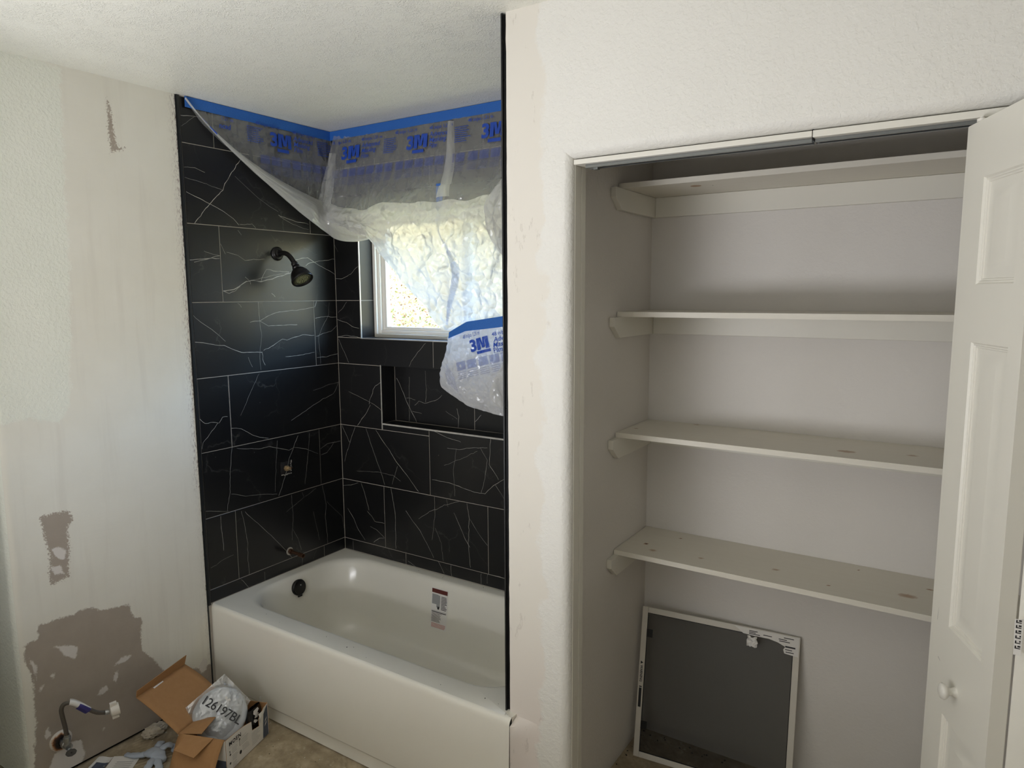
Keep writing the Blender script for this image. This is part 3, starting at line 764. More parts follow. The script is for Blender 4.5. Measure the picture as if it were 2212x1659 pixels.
# ---- veins inlaid in the tiles
VEINS = [
 ('L',1.6,[(-0.504,2.269),(-0.545,2.216),(-0.589,2.154),(-0.601,2.128),(-0.665,2.065),(-0.699,2.026),(-0.735,1.983)]),
 ('L',1.3,[(-0.763,2.103),(-0.695,2.077),(-0.634,2.056),(-0.6,2.041),(-0.557,2.019),(-0.533,1.993)]),
 ('L',0.9,[(-0.77,2.196),(-0.72,2.2),(-0.677,2.188)]),
 ('L',0.7,[(-0.769,2.158),(-0.697,2.147),(-0.601,2.128)]),
 ('L',0.7,[(-0.539,2.192),(-0.429,2.115),(-0.326,2.066)]),
 ('L',1.2,[(-0.327,2.053),(-0.268,2.037),(-0.158,2.025)]),
 ('L',0.8,[(-0.327,2.053),(-0.252,2.018),(-0.159,2.001)]),
 ('L',0.9,[(-0.529,1.996),(-0.467,2.001),(-0.449,1.986)]),
 ('L',1.2,[(-0.769,2.39),(-0.727,2.394),(-0.68,2.402)]),
 ('L',0.5,[(-0.768,2.35),(-0.707,2.397)]),
 ('L',1.7,[(-0.771,1.839),(-0.718,1.843),(-0.668,1.852),(-0.633,1.85)]),
 ('L',1.3,[(-0.748,1.831),(-0.702,1.84),(-0.653,1.86),(-0.631,1.861)]),
 ('L',0.7,[(-0.702,1.877),(-0.667,1.866),(-0.631,1.86)]),
 ('L',2.2,[(-0.626,1.717),(-0.573,1.723),(-0.542,1.741),(-0.511,1.759),(-0.486,1.763),(-0.436,1.759),(-0.39,1.766),(-0.35,1.78),(-0.309,1.789),(-0.278,1.798),(-0.249,1.821)]),
 ('L',1.2,[(-0.62,1.715),(-0.598,1.706),(-0.568,1.717),(-0.542,1.737)]),
 ('L',1.3,[(-0.436,1.76),(-0.421,1.79),(-0.404,1.811),(-0.368,1.807),(-0.281,1.803)]),
 ('L',0.8,[(-0.486,1.762),(-0.416,1.777),(-0.356,1.788),(-0.281,1.8)]),
 ('L',0.9,[(-0.598,1.877),(-0.546,1.867),(-0.511,1.847),(-0.455,1.852),(-0.411,1.856)]),
 ('L',1.5,[(-0.257,1.855),(-0.207,1.866),(-0.171,1.871),(-0.142,1.858),(-0.098,1.837),(-0.008,1.798)]),
 ('L',1.7,[(-0.184,1.834),(-0.157,1.849),(-0.105,1.857),(-0.008,1.871)]),
 ('L',0.8,[(-0.628,1.91),(-0.605,1.869)]),
 ('L',0.9,[(-0.539,1.971),(-0.523,1.952)]),
 ('L',1.0,[(-0.516,1.777),(-0.492,1.757),(-0.49,1.746)]),
 ('L',1.4,[(-0.384,1.707),(-0.365,1.692)]),
 ('L',0.9,[(-0.771,1.62),(-0.735,1.592),(-0.687,1.56),(-0.628,1.508)]),
 ('L',1.7,[(-0.77,1.513),(-0.73,1.51),(-0.664,1.493),(-0.635,1.492),(-0.595,1.473),(-0.554,1.457),(-0.448,1.449)]),
 ('L',1.2,[(-0.503,1.583),(-0.478,1.588),(-0.453,1.587),(-0.409,1.564),(-0.356,1.562),(-0.249,1.563)]),
 ('L',1.0,[(-0.453,1.587),(-0.4,1.61),(-0.346,1.625),(-0.235,1.63),(-0.146,1.642)]),
 ('L',1.3,[(-0.441,1.457),(-0.388,1.475),(-0.336,1.502),(-0.312,1.495),(-0.27,1.504),(-0.219,1.513),(-0.151,1.509)]),
 ('L',0.6,[(-0.457,1.67),(-0.456,1.587),(-0.447,1.522),(-0.462,1.442),(-0.46,1.371)]),
 ('L',1.0,[(-0.324,1.42),(-0.261,1.418),(-0.154,1.428)]),
 ('L',1.2,[(-0.449,1.446),(-0.447,1.419),(-0.436,1.391)]),
 ('L',0.9,[(-0.522,1.433),(-0.503,1.389)]),
 ('L',0.6,[(-0.559,1.666),(-0.542,1.648)]),
 ('L',1.4,[(-0.14,1.589),(-0.104,1.595),(-0.002,1.592)]),
 ('L',1.1,[(-0.14,1.503),(-0.092,1.515),(-0.045,1.522),(-0.006,1.55)]),
 ('L',1.2,[(-0.139,1.401),(-0.083,1.399),(-0.004,1.411)]),
 ('L',0.7,[(-0.05,1.663),(-0.057,1.603),(-0.099,1.545),(-0.124,1.505),(-0.123,1.446),(-0.119,1.37)]),
 ('L',1.6,[(-0.144,1.641),(-0.129,1.668)]),
 ('L',1.6,[(-0.771,1.199),(-0.746,1.176),(-0.718,1.178),(-0.694,1.175),(-0.681,1.17),(-0.671,1.18),(-0.663,1.192),(-0.639,1.19)]),
 ('L',0.8,[(-0.686,1.17),(-0.715,1.139),(-0.737,1.118),(-0.757,1.099),(-0.768,1.074)]),
 ('L',1.1,[(-0.627,1.137),(-0.6,1.136),(-0.574,1.126),(-0.545,1.107),(-0.519,1.089),(-0.485,1.073),(-0.439,1.061)]),
 ('L',1.0,[(-0.009,1.271),(-0.035,1.224),(-0.046,1.215),(-0.112,1.197),(-0.196,1.165),(-0.278,1.133),(-0.308,1.122)]),
 ('L',0.6,[(-0.011,1.268),(-0.058,1.265),(-0.094,1.26),(-0.13,1.251),(-0.172,1.246)]),
 ('L',0.6,[(-0.47,1.356),(-0.509,1.295),(-0.551,1.224),(-0.575,1.185)]),
 ('L',0.9,[(-0.626,1.053),(-0.639,0.968),(-0.649,0.865),(-0.666,0.784)]),
 ('L',0.7,[(-0.604,1.047),(-0.483,1.021),(-0.435,1.023),(-0.386,1.006),(-0.328,0.984),(-0.301,0.993),(-0.231,0.973),(-0.159,0.936)]),
 ('L',1.2,[(-0.274,1.044),(-0.301,0.997),(-0.33,0.945),(-0.351,0.885),(-0.38,0.82),(-0.399,0.784)]),
 ('L',0.7,[(-0.204,1.043),(-0.218,0.952),(-0.245,0.803)]),
 ('L',0.7,[(-0.767,0.81),(-0.658,0.781)]),
 ('L',0.7,[(-0.643,0.853),(-0.573,0.826),(-0.503,0.817),(-0.407,0.795)]),
 ('L',0.5,[(-0.392,1.042),(-0.402,0.953),(-0.418,0.808)]),
 ('L',1.0,[(-0.141,0.955),(-0.099,0.974),(-0.01,0.971)]),
 ('L',0.9,[(-0.138,0.925),(-0.102,0.929),(-0.05,0.976)]),
 ('L',1.1,[(-0.699,0.771),(-0.699,0.719),(-0.695,0.671),(-0.695,0.618)]),
 ('L',0.9,[(-0.598,0.765),(-0.588,0.714),(-0.575,0.614),(-0.579,0.546),(-0.576,0.47)]),
 ('L',0.9,[(-0.58,0.759),(-0.527,0.697),(-0.459,0.62),(-0.396,0.544),(-0.341,0.471)]),
 ('L',0.8,[(-0.328,0.772),(-0.323,0.683),(-0.335,0.554)]),
 ('L',1.0,[(-0.139,0.772),(-0.12,0.674),(-0.128,0.614),(-0.12,0.47)]),
 ('L',0.6,[(-0.265,0.769),(-0.253,0.742),(-0.361,0.697)]),
 ('L',0.6,[(-0.248,0.744),(-0.179,0.767)]),
 ('L',0.6,[(-0.114,0.684),(-0.019,0.584),(-0.009,0.518)]),
 ('L',0.6,[(-0.327,0.603),(-0.299,0.55),(-0.285,0.49)]),
 ('L',0.6,[(-0.759,0.562),(-0.708,0.575),(-0.649,0.584)]),
 ('L',0.8,[(-0.497,0.453),(-0.496,0.409)]),
 ('L',0.8,[(-0.277,0.456),(-0.285,0.409)]),
 ('L',0.9,[(-0.619,0.461),(-0.584,0.413)]),
 ('L',0.6,[(-0.202,0.657),(-0.172,0.504)]),
 ('B',1.0,[(0.014,1.056),(0.042,1.007),(0.066,0.967),(0.037,0.906),(0.024,0.866)]),
 ('B',0.9,[(0.105,1.05),(0.066,0.967)]),
 ('B',0.8,[(0.179,1.053),(0.224,0.944),(0.27,0.852),(0.292,0.786)]),
 ('B',1.2,[(0.244,1.05),(0.314,0.977),(0.37,0.91),(0.434,0.853),(0.506,0.785)]),
 ('B',0.5,[(0.107,0.83),(0.27,0.845),(0.348,0.841),(0.395,0.818)]),
 ('B',0.5,[(0.379,0.889),(0.342,0.795)]),
 ('B',1.0,[(0.589,1.086),(0.682,1.061),(0.758,1.048)]),
 ('B',0.9,[(0.681,1.012),(0.749,1.013),(0.816,1.029),(0.901,1.039)]),
 ('B',0.8,[(0.864,1.036),(0.9,0.984),(0.887,0.902),(0.866,0.831)]),
 ('B',1.1,[(0.919,1.083),(0.912,0.966),(0.958,0.906)]),
 ('B',1.1,[(0.59,0.853),(0.686,0.853),(0.829,0.829),(0.886,0.834),(0.942,0.883),(0.993,0.914)]),
 ('B',0.6,[(0.732,1.015),(0.713,0.905),(0.719,0.796)]),
 ('B',0.5,[(0.662,0.93),(0.773,0.979),(0.848,1.018)]),
 ('B',0.7,[(0.942,0.88),(0.989,0.824)]),
 ('B',0.9,[(0.001,0.74),(0.061,0.75),(0.114,0.77)]),
 ('B',0.9,[(0.133,0.771),(0.154,0.729),(0.181,0.641)]),
 ('B',1.2,[(0.033,0.625),(0.074,0.576),(0.103,0.526),(0.148,0.48)]),
 ('B',0.8,[(0.17,0.632),(0.2,0.614),(0.219,0.59),(0.282,0.59)]),
 ('B',0.7,[(0.187,0.558),(0.228,0.549),(0.277,0.52)]),
 ('B',1.4,[(0.207,0.48),(0.246,0.507),(0.282,0.517)]),
 ('B',1.1,[(0.333,0.774),(0.356,0.656),(0.354,0.476)]),
 ('B',1.1,[(0.424,0.678),(0.51,0.594),(0.563,0.523),(0.589,0.479)]),
 ('B',0.8,[(0.601,0.775),(0.603,0.683),(0.582,0.564)]),
 ('B',0.7,[(0.602,0.625),(0.636,0.56),(0.647,0.476)]),
 ('B',0.9,[(0.502,0.651),(0.568,0.699),(0.622,0.722),(0.658,0.743),(0.743,0.778)]),
 ('B',1.2,[(0.787,0.776),(0.798,0.703),(0.792,0.59),(0.803,0.478)]),
 ('B',1.1,[(0.713,0.717),(0.759,0.633),(0.8,0.571)]),
 ('B',0.8,[(0.802,0.704),(0.851,0.643),(0.899,0.599)]),
 ('B',0.6,[(0.672,0.777),(0.679,0.739)]),
 ('B',1.0,[(0.063,0.462),(0.063,0.41)]),
 ('B',1.0,[(0.326,0.459),(0.416,0.441)]),
 ('B',0.9,[(0.428,0.43),(0.477,0.411)]),
 ('B',1.1,[(0.618,0.467),(0.65,0.415)]),
 ('B',0.9,[(0.691,0.468),(0.693,0.414)]),
 ('B',1.1,[(0.861,0.462),(0.86,0.413)]),
 ('B',0.8,[(0.896,0.47),(0.893,0.423)]),
 ('B',1.0,[(0.872,0.412),(0.99,0.47)]),
 ('B',1.1,[(0.287,1.286),(0.251,1.265),(0.235,1.245),(0.231,1.231),(0.207,1.191),(0.206,1.173)]),
 ('B',1.2,[(0.214,1.17),(0.198,1.146),(0.174,1.117),(0.146,1.087),(0.122,1.061)]),
 ('B',0.7,[(0.069,1.225),(0.114,1.211),(0.159,1.198),(0.207,1.185),(0.24,1.172),(0.288,1.147)]),
 ('B',0.7,[(0.016,1.612),(0.049,1.635),(0.078,1.664)]),
 ('B',1.0,[(0.005,1.579),(0.073,1.564),(0.109,1.545),(0.154,1.539)]),
 ('B',1.2,[(0.012,1.49),(0.052,1.501),(0.116,1.5),(0.165,1.491)]),
 ('B',0.9,[(0.012,1.483),(0.048,1.419),(0.077,1.369)]),
 ('B',0.9,[(0.569,1.481),(0.521,1.438),(0.479,1.393),(0.467,1.37)]),
 ('B',0.8,[(0.006,1.778),(0.047,1.774),(0.112,1.798),(0.149,1.826),(0.163,1.832)]),
 ('B',0.7,[(0.005,1.942),(0.031,1.905)]),
 ('N',1.2,[(0.301,1.297),(0.323,1.262),(0.356,1.2),(0.382,1.157),(0.4,1.129),(0.423,1.09)]),
 ('N',0.7,[(0.383,1.307),(0.38,1.237),(0.38,1.154),(0.376,1.09)]),
 ('N',0.7,[(0.483,1.342),(0.487,1.253),(0.481,1.192)]),
 ('N',0.7,[(0.36,1.203),(0.391,1.205),(0.417,1.198)]),
 ('N',0.9,[(0.413,1.172),(0.44,1.194),(0.477,1.187),(0.522,1.199),(0.555,1.212),(0.581,1.234)]),
 ('N',0.7,[(0.397,1.142),(0.427,1.139),(0.455,1.136)]),
 ('N',1.3,[(0.667,1.178),(0.678,1.14),(0.672,1.09)]),
 ('N',1.2,[(0.769,1.126),(0.784,1.141),(0.803,1.16)]),
 ('N',0.6,[(0.601,1.16),(0.667,1.129)]),
]

byt = {}
for key, w, pts in VEINS:
    m = pts[len(pts) // 2]
    best = None
    for tl in TILES:
        if tl[0] == key:
            dx = max(tl[1] - m[0], 0, m[0] - tl[2]) + max(tl[3] - m[1], 0, m[1] - tl[4])
            if best is None or dx < best[0]:
                best = (dx, tl)
    byt.setdefault(best[1][5].name, (best[1], []))[1].append((w, pts))
for nm, (tl, lst) in byt.items():
    key, u0, u1, z0, z1, ob = tl
    mb = MB()
    for w, pts in lst:
        q = [Vector((clamp_u, clamp_z)) for clamp_u, clamp_z in ((min(max(a, u0 + 0.002), u1 - 0.002), min(max(b, z0 + 0.002), z1 - 0.002)) for a, b in pts)]
        dense = []
        for a, b in zip(q, q[1:]):
            n = max(1, int((b - a).length / 0.012))
            for k in range(n):
                dense.append(a + (b - a) * k / n)
        dense.append(q[-1])
        L = []
        for i, p in enumerate(dense):
            tdir = (dense[min(i + 1, len(dense) - 1)] - dense[max(i - 1, 0)])
            if tdir.length < 1e-6:
                tdir = Vector((1, 0))
            tdir.normalize(); nn = Vector((-tdir.y, tdir.x))
            s = p.x * 31 + p.y * 47
            p = p + nn * (0.0034 * noise.noise(Vector((s, w, 0.3))) + 0.0016 * noise.noise(Vector((s * 3.1, w, 6.0)))) * (0 if i in (0, len(dense) - 1) else 1)
            hw = 0.00074 * w * (0.75 + 0.55 * noise.noise(Vector((s * 1.7, 3.0, w))))
            hw = max(hw, 0.0003)
            L.append((p + nn * hw, p - nn * hw))
        for (a, b), (c, d) in zip(L, L[1:]):
            pts4 = []
            for e2 in (a, b, d, c):
                if key == 'L':
                    pts4.append((XL + 0.0011, e2.x, e2.y))
                elif key == 'B':
                    pts4.append((e2.x, YB - 0.0011, e2.y))
                else:
                    pts4.append((e2.x, ND - 0.0011, e2.y))
            mb.quad(pts4)
    mb.build('marble_vein', M['vein'], ob, recalc=False)

# ---- black metal trims at the two free tile edges
mb = MB(); n = 60
def zig(x0, x1, y, amp):
    pts = []
    return pts
mb.box(-0.012, 0.0065, YT - 0.0125, YT - 0.002, T - 0.004, H - 0.001); mb.box(-0.012, 0.003, YT - 0.016, YT - 0.0125, 0.0, H - 0.001)
tag(mb.build('trim_1', M['blackmetal']), 'black metal edge of the tile beside the patched drywall', 'trim', kind='structure')
mb = MB(); mb.box(XT - 0.001, XT + 0.0035, YF - 0.003, YF + 0.02, T, H - 0.002); mb.box(XT + 0.0035, XT + 0.0165, YF + 0.006, YF + 0.02, T + 0.002, H - 0.008)
tag(mb.build('trim_2', M['blackmetal']), 'black metal edge of the tile beside the closet front wall', 'trim', kind='structure')

# ---- closet front wall with its rounded opening
XF = 1.4885
RN = 0.03
mb = MB()
# ragged left edge of the drywall
zz = [k / 70 * H for k in range(71)]
def xedge(z):
    if z < T - 0.035:
        return 1.60
    return XF + 0.0016 * noise.noise(Vector((z * 22, 1, 0))) + 0.0012 * noise.noise(Vector((z * 60, 2, 0)))
for a, b in zip(zz, zz[1:]):
    mb.quad([(xedge(a), YF, a), (J - RN - 0.012, YF, a), (J - RN - 0.012, YF, b), (xedge(b), YF, b)])
    mb.quad([(xedge(a), YF, a), (xedge(b), YF, b), (xedge(b), YF + 0.02, b), (xedge(a), YF + 0.02, a)])
G = RN + 0.012
mb.quad([(J - G, YF, O + G), (XR + G, YF, O + G), (XR + G, YF, H), (J - G, YF, H)])
mb.quad([(XR + G, YF, 0), (4.3, YF, 0), (4.3, YF, H), (XR + G, YF, H)])
arc = [(-G, 0.0), (-RN, 0.0)] + [(-RN + RN * math.sin(k / 8 * PI / 2), RN - RN * math.cos(k / 8 * PI / 2)) for k in range(1, 9)] + [(0.0, RN + 0.012), (0.0, RN + 0.035)]
mc = MB()
for (d0, e0), (d1, e1) in zip(arc, arc[1:]):
    A = [(J + d0, YF + e0, 0), (J + d0, YF + e0, O - d0), (XR - d0, YF + e0, O - d0), (XR - d0, YF + e0, 0)]
    B = [(J + d1, YF + e1, 0), (J + d1, YF + e1, O - d1), (XR - d1, YF + e1, O - d1), (XR - d1, YF + e1, 0)]
    for i in range(3):
        for k in range(8):
            w = lambda P, i, t: tuple(Vector(P[i]).lerp(Vector(P[i + 1]), t))
            mc.quad([w(A, i, k / 8), w(A, i, (k + 1) / 8), w(B, i, (k + 1) / 8), w(B, i, k / 8)])
wall_front = mb.build('wall_front', M['front'])
mc.build('rounded_corner', M['front'], wall_front, smooth=30)
tag(wall_front, 'white textured closet front wall with a smooth patched strip along the tub', 'wall', kind='structure')
mb = MB()   # skim coat feathered out flush with the tub's apron
zl = [k / 10 * (T - 0.022) for k in range(11)]
for a, b in zip(zl, zl[1:]):
    for k in range(6):
        f = lambda t: (1.5128 + 0.09 * t, YF - 0.0400 * (1 - t) ** 2)
        (xa, ya), (xb, yb) = f(k / 6), f((k + 1) / 6)
        mb.quad([(xa, ya, a), (xb, yb, a), (xb, yb, b), (xa, ya, b)])
for k in range(6):
    (xa, ya), (xb, yb) = f(k / 6), f((k + 1) / 6)
    mb.quad([(xa, ya, zl[-1]), (xb, yb, zl[-1]), (xb, YF + 0.001, zl[-1] + 0.016), (xa, YF + 0.001, zl[-1] + 0.016)])
mb.build('skim_ramp', M['front'], wall_front, smooth=60)
# core behind the face so that no light leaks
mb = MB(); mb.box(XR + 0.06, 4.3, YF + 0.01, YF + 0.10, 0, H); mb.box(CL - 0.02, XR + 0.1, YF + 0.07, YF + 0.10, O + 0.03, H)
mb.box(CL - 0.15, J - 0.035, YF + 0.03, YF + 0.075, 0, O + 0.02)
mb.build('wall_core', M['closet_wall'], wall_front)

# ---- closet shell
def shell(name, label, boxes, mat):
    mb = MB()
    for b in boxes:
        mb.box(*b)
    return tag(mb.build(name, mat), label, 'wall', kind='structure')
shell('wall_closet_back', 'off white back wall of the closet', [(CL - 0.1, 3.3, CB, CB + 0.08, 0.05, H), (CL - 0.1, 3.3, CB + 0.02, CB + 0.08, 0.0, 0.06)], M['closet_wall'])
shell('wall_closet_left', 'off white left wall of the closet', [(CL - 0.012, CL, YF + 0.075, CB + 0.01, 0.045, H), (CL - 0.03, CL - 0.011, YF + 0.08, CB + 0.01, 0.0, H)], M['closet_wall'])
shell('wall_closet_right', 'off white right wall of the closet behind the folded door', [(3.12, 3.2, YF + 0.05, CB + 0.02, 0.0, H)], M['closet_wall'])

mb = MB(); mb.obox((2.494, CB - 0.0008, 0.772), (0.010, 0, 0.003), (0.002, 0, -0.004), (0, -0.002, 0))
mb.build('scuff', M['blacktorn'], bpy.data.objects['wall_closet_back'])
# jamb boards, head boards
mb = MB(); mb.box(J + 0.0005, J + 0.0022, YF + 0.066, YF + 0.090, 0, O - 0.012); mb.box(CL - 0.005, J + 0.001, YF + 0.078, YF + 0.090, 0, O - 0.012)
mb.box(J - 0.002, J + 0.0012, YF + 0.030, YF + 0.066, 0, O - 0.012)
tag(mb.build('trim_3', M['whitepaint'], bevel=0.001), 'painted jamb board on the left side of the closet opening', 'trim', kind='structure')
mb = MB(); mb.box(J + 0.001, 2.2885, YF + 0.020, YF + 0.085, O - 0.016, O - 0.003)
tag(mb.build('trim_4', M['whitepaint'], bevel=0.001), 'longer left piece of the split board at the head of the closet opening', 'trim', kind='structure')
mb = MB(); mb.box(2.2905, XR - 0.001, YF + 0.018, YF + 0.085, O - 0.018, O - 0.003)
tag(mb.build('trim_5', M['whitepaint'], bevel=0.001), 'shorter right piece of the split board at the head of the closet opening', 'trim', kind='structure')
mb = MB(); mb.box(J, XR, YF + 0.031, YF + 0.085, O - 0.0035, O + 0.004); mb.box(2.2880, 2.2912, YF + 0.024, YF + 0.085, O - 0.02, O); mb.box(J - 0.001, J + 0.001, YF + 0.031, YF + 0.08, 0, O)
tag(mb.build('trim_6', M['blacktorn']), 'dark open joint round the closet opening', 'trim', kind='structure')

# ---- rest of the room behind the camera
shell('wall_room_right', 'white wall to the right behind the camera', [(4.3, 4.4, -4.9, YF + 0.1, 0, H)], M['wall'])
shell('wall_room_left', 'white wall to the left behind the camera with an assumed window', [(-1.0, -0.9, -4.9, -4.15, 0, H), (-1.0, -0.9, -2.55, 0.16, 0, H), (-1.0, -0.9, -4.15, -2.55, 0, 0.95), (-1.0, -0.9, -4.15, -2.55, 2.25, H)], M['wall'])
shell('wall_shade_block', 'unseen white wall added left of the camera to shade the near corner', [(-0.9, 0.42, -2.12, -2.0, 0, H)], M['wall'])  # added out of view to keep the lamps off the near rounded corner
shell('wall_rear', 'white wall behind the camera with an assumed window', [(-1.0, 1.2, -4.78, -4.66, 0, H), (3.0, 4.4, -4.78, -4.66, 0, H), (1.2, 3.0, -4.78, -4.66, 0, 0.85), (1.2, 3.0, -4.78, -4.66, 2.25, H)], M['wall'])
mb = MB(); 
for b in ((1.2, 1.25, -4.74, -4.69, 0.85, 2.25), (2.95, 3.0, -4.74, -4.69, 0.85, 2.25), (1.25, 2.95, -4.74, -4.69, 0.85, 0.9), (1.25, 2.95, -4.74, -4.69, 2.2, 2.25), (2.08, 2.12, -4.74, -4.69, 0.9, 2.2)):
    mb.box(*b)
w2 = mb.build('assumed_window_2', M['vinyl'])  # unseen window, assumed; frame built round the added rear lamp
tag(w2, 'assumed white vinyl window with an opaque pane in the wall behind the camera', 'window', kind='structure')
MB().box(1.25, 2.95, -4.72, -4.715, 0.9, 2.2).build('window_pane', M['vinyl'], w2)  # opaque vinyl pane, closes the assumed window behind the lamp
mb = MB(); 
for b in ((-0.98, -0.93, -4.15, -4.10, 0.95, 2.25), (-0.98, -0.93, -2.60, -2.55, 0.95, 2.25), (-0.98, -0.93, -4.10, -2.60, 0.95, 1.0), (-0.98, -0.93, -4.10, -2.60, 2.2, 2.25), (-0.98, -0.93, -3.37, -3.33, 1.0, 2.2)):
    mb.box(*b)
w3 = mb.build('assumed_window_3', M['vinyl'])  # second unseen window, assumed to go with the added side lamp
tag(w3, 'assumed white vinyl window with an opaque pane in the wall to the left behind the camera', 'window', kind='structure')
MB().box(-0.96, -0.955, -4.10, -2.60, 1.0, 2.2).build('window_pane', M['vinyl'], w3)  # opaque as well; only the lamp in front gives light

# ---- bathroom window
win = empty('window_1', (0.69, 0.1, WZ0), 'white vinyl window over the bathtub half hidden by plastic film', 'window', kind='structure')
ch = []
mb = MB()
fx0, fx1, fz0, fz1 = WX0 + 0.001, WX1 - 0.001, WZ0 + 0.001, WZ1 - 0.001
def frame(mb, x0, x1, z0, z1, w, ya, yb):
    mb.box(x0, x0 + w, ya, yb, z0, z1); mb.box(x1 - w, x1, ya, yb, z0, z1); mb.box(x0 + w, x1 - w, ya, yb, z0, z0 + w); mb.box(x0 + w, x1 - w, ya, yb, z1 - w, z1)
frame(mb, fx0, fx1, fz0, fz1, 0.017, 0.084, 0.155)
ch.append(mb.build('window_frame', M['vinyl'], bevel=0.002))
mb = MB(); frame(mb, fx0 + 0.017, fx1 - 0.017, fz0 + 0.017, fz1 - 0.017, 0.016, 0.098, 0.150)
ch.append(mb.build('inner_frame', M['vinyl'], bevel=0.002))
mb = MB(); frame(mb, fx0 + 0.033, 0.71, fz0 + 0.024, fz1 - 0.033, 0.026, 0.112, 0.140)
ch.append(mb.build('sash', M['vinyl'], bevel=0.002))
mb = MB(); frame(mb, 0.69, fx1 - 0.033, fz0 + 0.024, fz1 - 0.033, 0.026, 0.128, 0.152)
ch.append(mb.build('sash', M['vinyl'], bevel=0.002))
ch.append(MB().box(fx0 + 0.058, 0.686, 0.124, 0.127, fz0 + 0.05, fz1 - 0.058).build('window_pane', M['glass']))
ch.append(MB().box(0.714, fx1 - 0.058, 0.139, 0.142, fz0 + 0.05, fz1 - 0.058).build('window_pane', M['glass']))
reparent(ch, win)

# ---- outside: a dry hillside that rises behind the house
def hill_z(x, y):
    s = max(0.0, y - 2.2)
    return -0.9 + s * 0.46 - max(0, y - 20) * 0.30 + 0.25 * noise.noise(Vector((x * 0.35, y * 0.35, 0))) + 0.10 * noise.noise(Vector((x * 1.3, y * 1.3, 4)))
mb = MB(); mb.grid(lambda u, v: (-26 + 52 * u, 0.5 + 31 * v, hill_z(-26 + 52 * u, 0.5 + 31 * v)), 80, 60)
hill = mb.build('ground', [M['hill'], M['yard']], smooth=180)
for p_ in hill.data.polygons:
    if p_.center.y < 3.4: p_.material_index = 1
tag(hill, 'sunlit dry hillside rising outside the bathroom window', 'hillside', kind='structure')
random.seed(21)
mb = MB()
for k in range(42000):
    y = 2.6 + (random.random() ** 1.3) * 13.0
    x = random.uniform(-1, 1) * (1.6 + y * 0.42) - y * 0.30
    z = hill_z(x, y) + abs(random.gauss(0, 0.22))
    s = random.uniform(0.014, 0.042) * (0.7 + y * 0.06)
    a = Vector((random.gauss(0, 1), random.gauss(0, 1), random.gauss(0, 1))).normalized()
    b = a.cross(Vector((random.gauss(0, 1), random.gauss(0, 1), random.gauss(0, 1)))).normalized()
    c = Vector((x, y, z)); green = noise.noise(Vector((x * 0.8, y * 0.8, 7)))
    mi = 0 if random.random() < 0.6 - green * 0.5 else (1 if random.random() < 0.7 else 2)
    mb.quad([c - a * s, c - b * s * 0.45, c + a * s, c + b * s * 0.45], mi)
o = mb.build('foliage', [M['leaf_a'], M['leaf_b'], M['leaf_c']], recalc=False)
tag(o, 'dry yellow and green brush covering the hillside outside the window', 'foliage', kind='stuff')

# ------------------------------------------------------------------ bathtub
def rrect(x0, x1, y0, y1, r, z, k=10, m=7):
    pts = []
    cs = ((x1 - r, y1 - r, 0), (x0 + r, y1 - r, 90), (x0 + r, y0 + r, 180), (x1 - r, y0 + r, 270))
    for i, (cx, cy, a0) in enumerate(cs):
        for j in range(k + 1):
            a = math.radians(a0 + 90 * j / k)
            pts.append(Vector((cx + r * math.cos(a), cy + r * math.sin(a), z)))
        nx, ny, na = cs[(i + 1) % 4]
        e = pts[-1]; a = math.radians(na)
        s = Vector((nx + r * math.cos(a), ny + r * math.sin(a), z))
        for j in range(1, m):
            pts.append(e + (s - e) * j / m)
    return pts
tub = empty('bathtub', (0.75, -0.38, 0.0), 'white alcove bathtub with flat apron below the black tile', 'bathtub')
mb = MB()
TX0, TX1 = 0.002, 1.512
L = [rrect(TX0, TX1, -0.757, -0.006, 0.004, T)]
L.append(rrect(0.045, 1.455, -0.682, -0.045, 0.17, T + 0.0005))
L.append(rrect(0.053, 1.447, -0.672, -0.053, 0.172, T - 0.002))
L.append(rrect(0.060, 1.440, -0.664, -0.060, 0.174, T - 0.008))
L.append(rrect(0.066, 1.434, -0.657, -0.066, 0.176, T - 0.018))
L.append(rrect(0.072, 1.424, -0.652, -0.073, 0.176, T - 0.036))
L.append(rrect(0.088, 1.385, -0.636, -0.090, 0.172, 0.27))
L.append(rrect(0.108, 1.330, -0.616, -0.112, 0.165, 0.16))
L.append(rrect(0.122, 1.300, -0.602, -0.126, 0.160, 0.11))
L.append(rrect(0.140, 1.270, -0.585, -0.144, 0.150, 0.082))
L.append(rrect(0.175, 1.230, -0.550, -0.180, 0.130, 0.066))
L.append(rrect(0.26, 1.15, -0.47, -0.26, 0.09, 0.060))
mb.loops(L, 0, False, True)
ap = [(-0.757, T), (-0.763, T - 0.0015), (-0.768, T - 0.006), (-0.7715, T - 0.014), (-0.773, T - 0.025), (-0.7745, 0.2), (-0.776, 0.070), (-0.7735, 0.064), (-0.767, 0.058), (-0.765, 0.053), (-0.766, 0.006), (-0.75, 0.006)]
xs = [TX0, TX0 + 0.004, TX0 + 0.012, TX0 + 0.02] + [0.03 + (TX1 - 0.04) * k / 20 for k in range(21)] + [TX1 - 0.004, TX1]
for (ya, za), (yb, zb) in zip(ap, ap[1:]):
    for a, b in zip(xs, xs[1:]):
        def off(x):
            d = max(0.0, 1 - (x - TX0) / 0.02); return 0.006 * d * d
        mb.quad([(a, ya + off(a), za), (b, yb * 0 + ya + off(b), za), (b, yb + off(b), zb), (a, yb + off(a), zb)])
mb.quad([(TX1, -0.757, T), (TX1, -0.7745, 0.2), (TX1, -0.75, 0.006), (TX1, -0.6, 0.006), (TX1, -0.6, T)])
ch = [mb.build('tub_shell', M['enamel'], smooth=40)]
